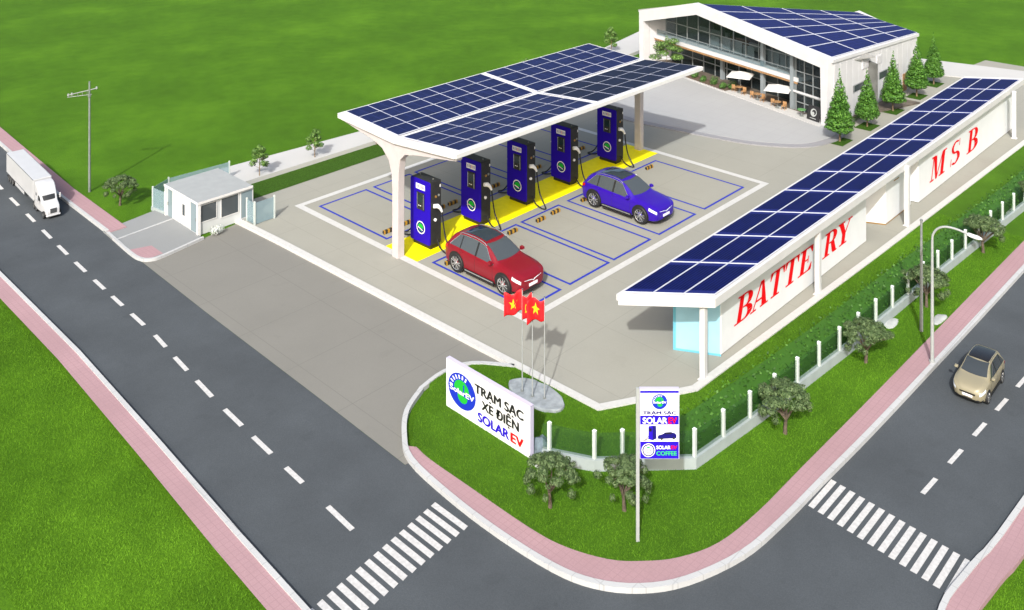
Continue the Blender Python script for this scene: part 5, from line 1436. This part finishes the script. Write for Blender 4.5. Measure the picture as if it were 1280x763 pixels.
# terrace things
tb = lambda u,v: (A_+e_*u+n_*v)
tr2 = MB(); tr2.prism([tuple(tb(.2,-.55)+Vector((0,0,.085))),tuple(tb(14.4,-.35)+Vector((0,0,.085))),tuple(tb(14.4,.35)+Vector((0,0,.085))),tuple(tb(.2,.35)+Vector((0,0,.085)))], (0,0,.05), 'white_paving'); struct('terrace', tr2)
def parasol(u, v, rot, label):
    p = tb(u,v); t = thing('parasol', label, 'parasol', (p.x,p.y,.135), rot, 'parasols on the terrace')
    b = MB(); b.cyl((0,0,0),.02,1.08,'steel_grey',8); b.cyl((0,0,0),.16,.04,'column_grey',12); b.build('pole', t)
    b = MB(); top = (0,0,1.20); c = [(-.66,-.66,.96),(.66,-.66,.96),(.66,.66,.96),(-.66,.66,.96)]
    for k in range(4): b.poly([c[k],c[(k+1)%4],top],'umbrella_cloth'); b.quad(c[k],c[(k+1)%4],(c[(k+1)%4][0],c[(k+1)%4][1],.93),(c[k][0],c[k][1],.93),'umbrella_cloth')
    b.build('canopy', t); return t
parasol(3.6,.15,.3,'white square parasol on the terrace, nearer the black notice board')
parasol(6.6,.3,.3,'white square parasol on the terrace, nearer the leafy tree')
def table_set(u, v, label, m):
    p = tb(u,v); t = thing('terrace_table', label, 'table', (p.x,p.y,.135), .4*u, 'terrace tables')
    b = MB(); b.cyl((0,0,.34),.22,.025,m,16); b.build('tabletop', t, bevel=.005)
    b = MB(); b.cyl((0,0,0),.02,.34,'steel_grey',8); b.cyl((0,0,0),.12,.02,'steel_grey',12); b.build('pedestal', t)
def chair(u, v, rot, label, m):
    p = tb(u,v); t = thing('terrace_chair', label, 'chair', (p.x,p.y,.135), rot, 'terrace chairs')
    b = MB(); b.box(-.11,.11,-.11,.11,.19,.215,m); b.build('seat', t)
    b = MB(); b.box(-.11,.11,.095,.115,.217,.42,m); b.build('backrest', t)
    for sx in (-.095,.095):
        for sy in (-.095,.095): b = MB(); b.box(sx-.012,sx+.012,sy-.012,sy+.012,0,.19,m); b.build('leg', t)
table_set(1.75,-.1,'round green terrace table beside the black notice board','terrace_green')
table_set(3.4,-.15,'round wooden terrace table under the nearer white parasol','wood'); table_set(5.0,.0,'round wooden terrace table between the two white parasols','wood'); table_set(6.5,.1,'round wooden terrace table under the farther white parasol','wood')
k = 0
for (u,names) in ((3.4,'under the nearer parasol'),(5.0,'at the table between the parasols'),(6.5,'under the farther parasol')):
    for d,s in ((-.38,'right'),(.38,'left')):
        chair(u+d,-.05+.03*k,PI/2 if d > 0 else -PI/2,f'brown wooden terrace chair {names}, {s} of its table','wood'); k += 1
nb = tb(.95,-.18); t = thing('notice_board', 'black standing notice board with a pale emblem at the glass front', 'sign', (nb.x,nb.y,.135), math.atan2(e_.y,e_.x)+PI)
# local x = along the front to the right, -y = outwards... faces the forecourt
b = MB(); b.prism([(-.40,0,0),(.40,0,0),(.40,.16,.72),(-.40,.16,.72)], (0,.05,0), 'charger_black'); b.build('board', t)
b = MB(); fnb = lambda u,v,w: (u, .16*v/.72-.006-w, v)
disc_onto(b,0,.40,.20,fnb,'stone_pale',.002,20); disc_onto(b,.03,.42,.13,fnb,'charger_black',.005,18); disc_onto(b,-.02,.36,.08,fnb,'stone_pale',.008,14)
rect_onto(b,-.2,.2,.10,.13,fnb,'stone_pale',.003); b.build('emblem', t, fix=False)
for i,(u,v,s) in enumerate([(7.6,-.1,1.0),(8.45,.0,1.25),(9.3,-.05,.9),(10.15,.05,1.15),(11.0,0,1.0),(11.9,.1,1.3),(7.2,.25,1.35)]):
    p = tb(u,v); shrub('terrace_shrub', ['rounded green shrub on the terrace beside the farther parasol','taller green shrub on the terrace, second from the farther parasol','small green shrub in the middle of the terrace row','bushy green shrub on the terrace under the balcony','green shrub on the terrace second from the leafy tree','large shrub on the terrace closest to the leafy tree','leafy shrub tucked behind the table of the farther parasol'][i], p.x, p.y, .135, [(0,0,.22*s,.30*s,.22*s,.2*s),(.2,.1,.16,.22,.2,.16),(-.2,-.05,.18,.2,.2,.17)], 420, .04, 'shrub_leaf', 30+i, group='terrace shrubs')
pb = MB(); pb.prism([tuple(tb(7.2,-.32)+Vector((0,0,.135))),tuple(tb(12.2,-.28)+Vector((0,0,.135))),tuple(tb(12.2,.34)+Vector((0,0,.135))),tuple(tb(7.2,.34)+Vector((0,0,.135)))], (0,0,.06), 'soil'); struct('planting_bed', pb)
for i,x in enumerate((48.6,50.1,52.6)):
    shrub('wall_shrub', ['low shrub against the white side wall between the first two cone trees','low shrub against the white side wall behind the second cone tree','low shrub against the white side wall behind the middle cone tree'][i], x, 20.95, .02, [(0,0,.16,.40,.16,.16),(.4,0,.14,.3,.14,.14),(-.4,0,.13,.28,.14,.13)], 380, .035, 'shrub_leaf', 50+i, group='shrubs along the side wall')

# ================================================================== CAMERA, LIGHT, WORLD
cam = bpy.data.cameras.new('camera'); co = bpy.data.objects.new('camera', cam); C.objects.link(co); scene.camera = co
co.location = (0,0,CAM_H)
co.rotation_euler = Vector((FWD[0],FWD[1],0)).to_track_quat('-Z','Y').to_euler()
cam.sensor_width = 36; cam.lens = FPX/1280*36; cam.shift_y = -(381.5-HOR)/1280; cam.clip_end = 5000; cam.clip_start = .1
SUN_EL = 38.; sd = Vector((.86,.51)).normalized()
el = R(SUN_EL); d = Vector((sd.x*math.cos(el), sd.y*math.cos(el), -math.sin(el)))
sl = bpy.data.lights.new('sun','SUN'); sl.energy = 3.6; sl.angle = R(1.2); sl.color = (.965,.96,.925)
so = bpy.data.objects.new('sun', sl); C.objects.link(so); so.rotation_euler = d.to_track_quat('-Z','Y').to_euler(); so.location = (0,0,40)
w = bpy.data.worlds.new('World'); scene.world = w; w.use_nodes = True; nt = w.node_tree
bg = nt.nodes['Background']; sk = nt.nodes.new('ShaderNodeTexSky'); sk.sky_type = 'NISHITA'; sk.sun_disc = False
sk.sun_elevation = el; sk.sun_rotation = math.atan2(-sd.x, -sd.y); sk.dust_density = 6.0; sk.air_density = 1.3; sk.ozone_density = 1.0
nt.links.new(sk.outputs[0], bg.inputs[0]); bg.inputs[1].default_value = .15
vs = scene.view_settings; scene.display_settings.display_device = 'sRGB'
vs.view_transform = 'Standard'; vs.look = 'None'; vs.gamma = 1; vs.use_curve_mapping = False; vs.exposure = .43
scene.render.engine = 'CYCLES'; scene.cycles.use_denoising = True
scene.cycles.max_bounces = 6; scene.cycles.transparent_max_bounces = 12
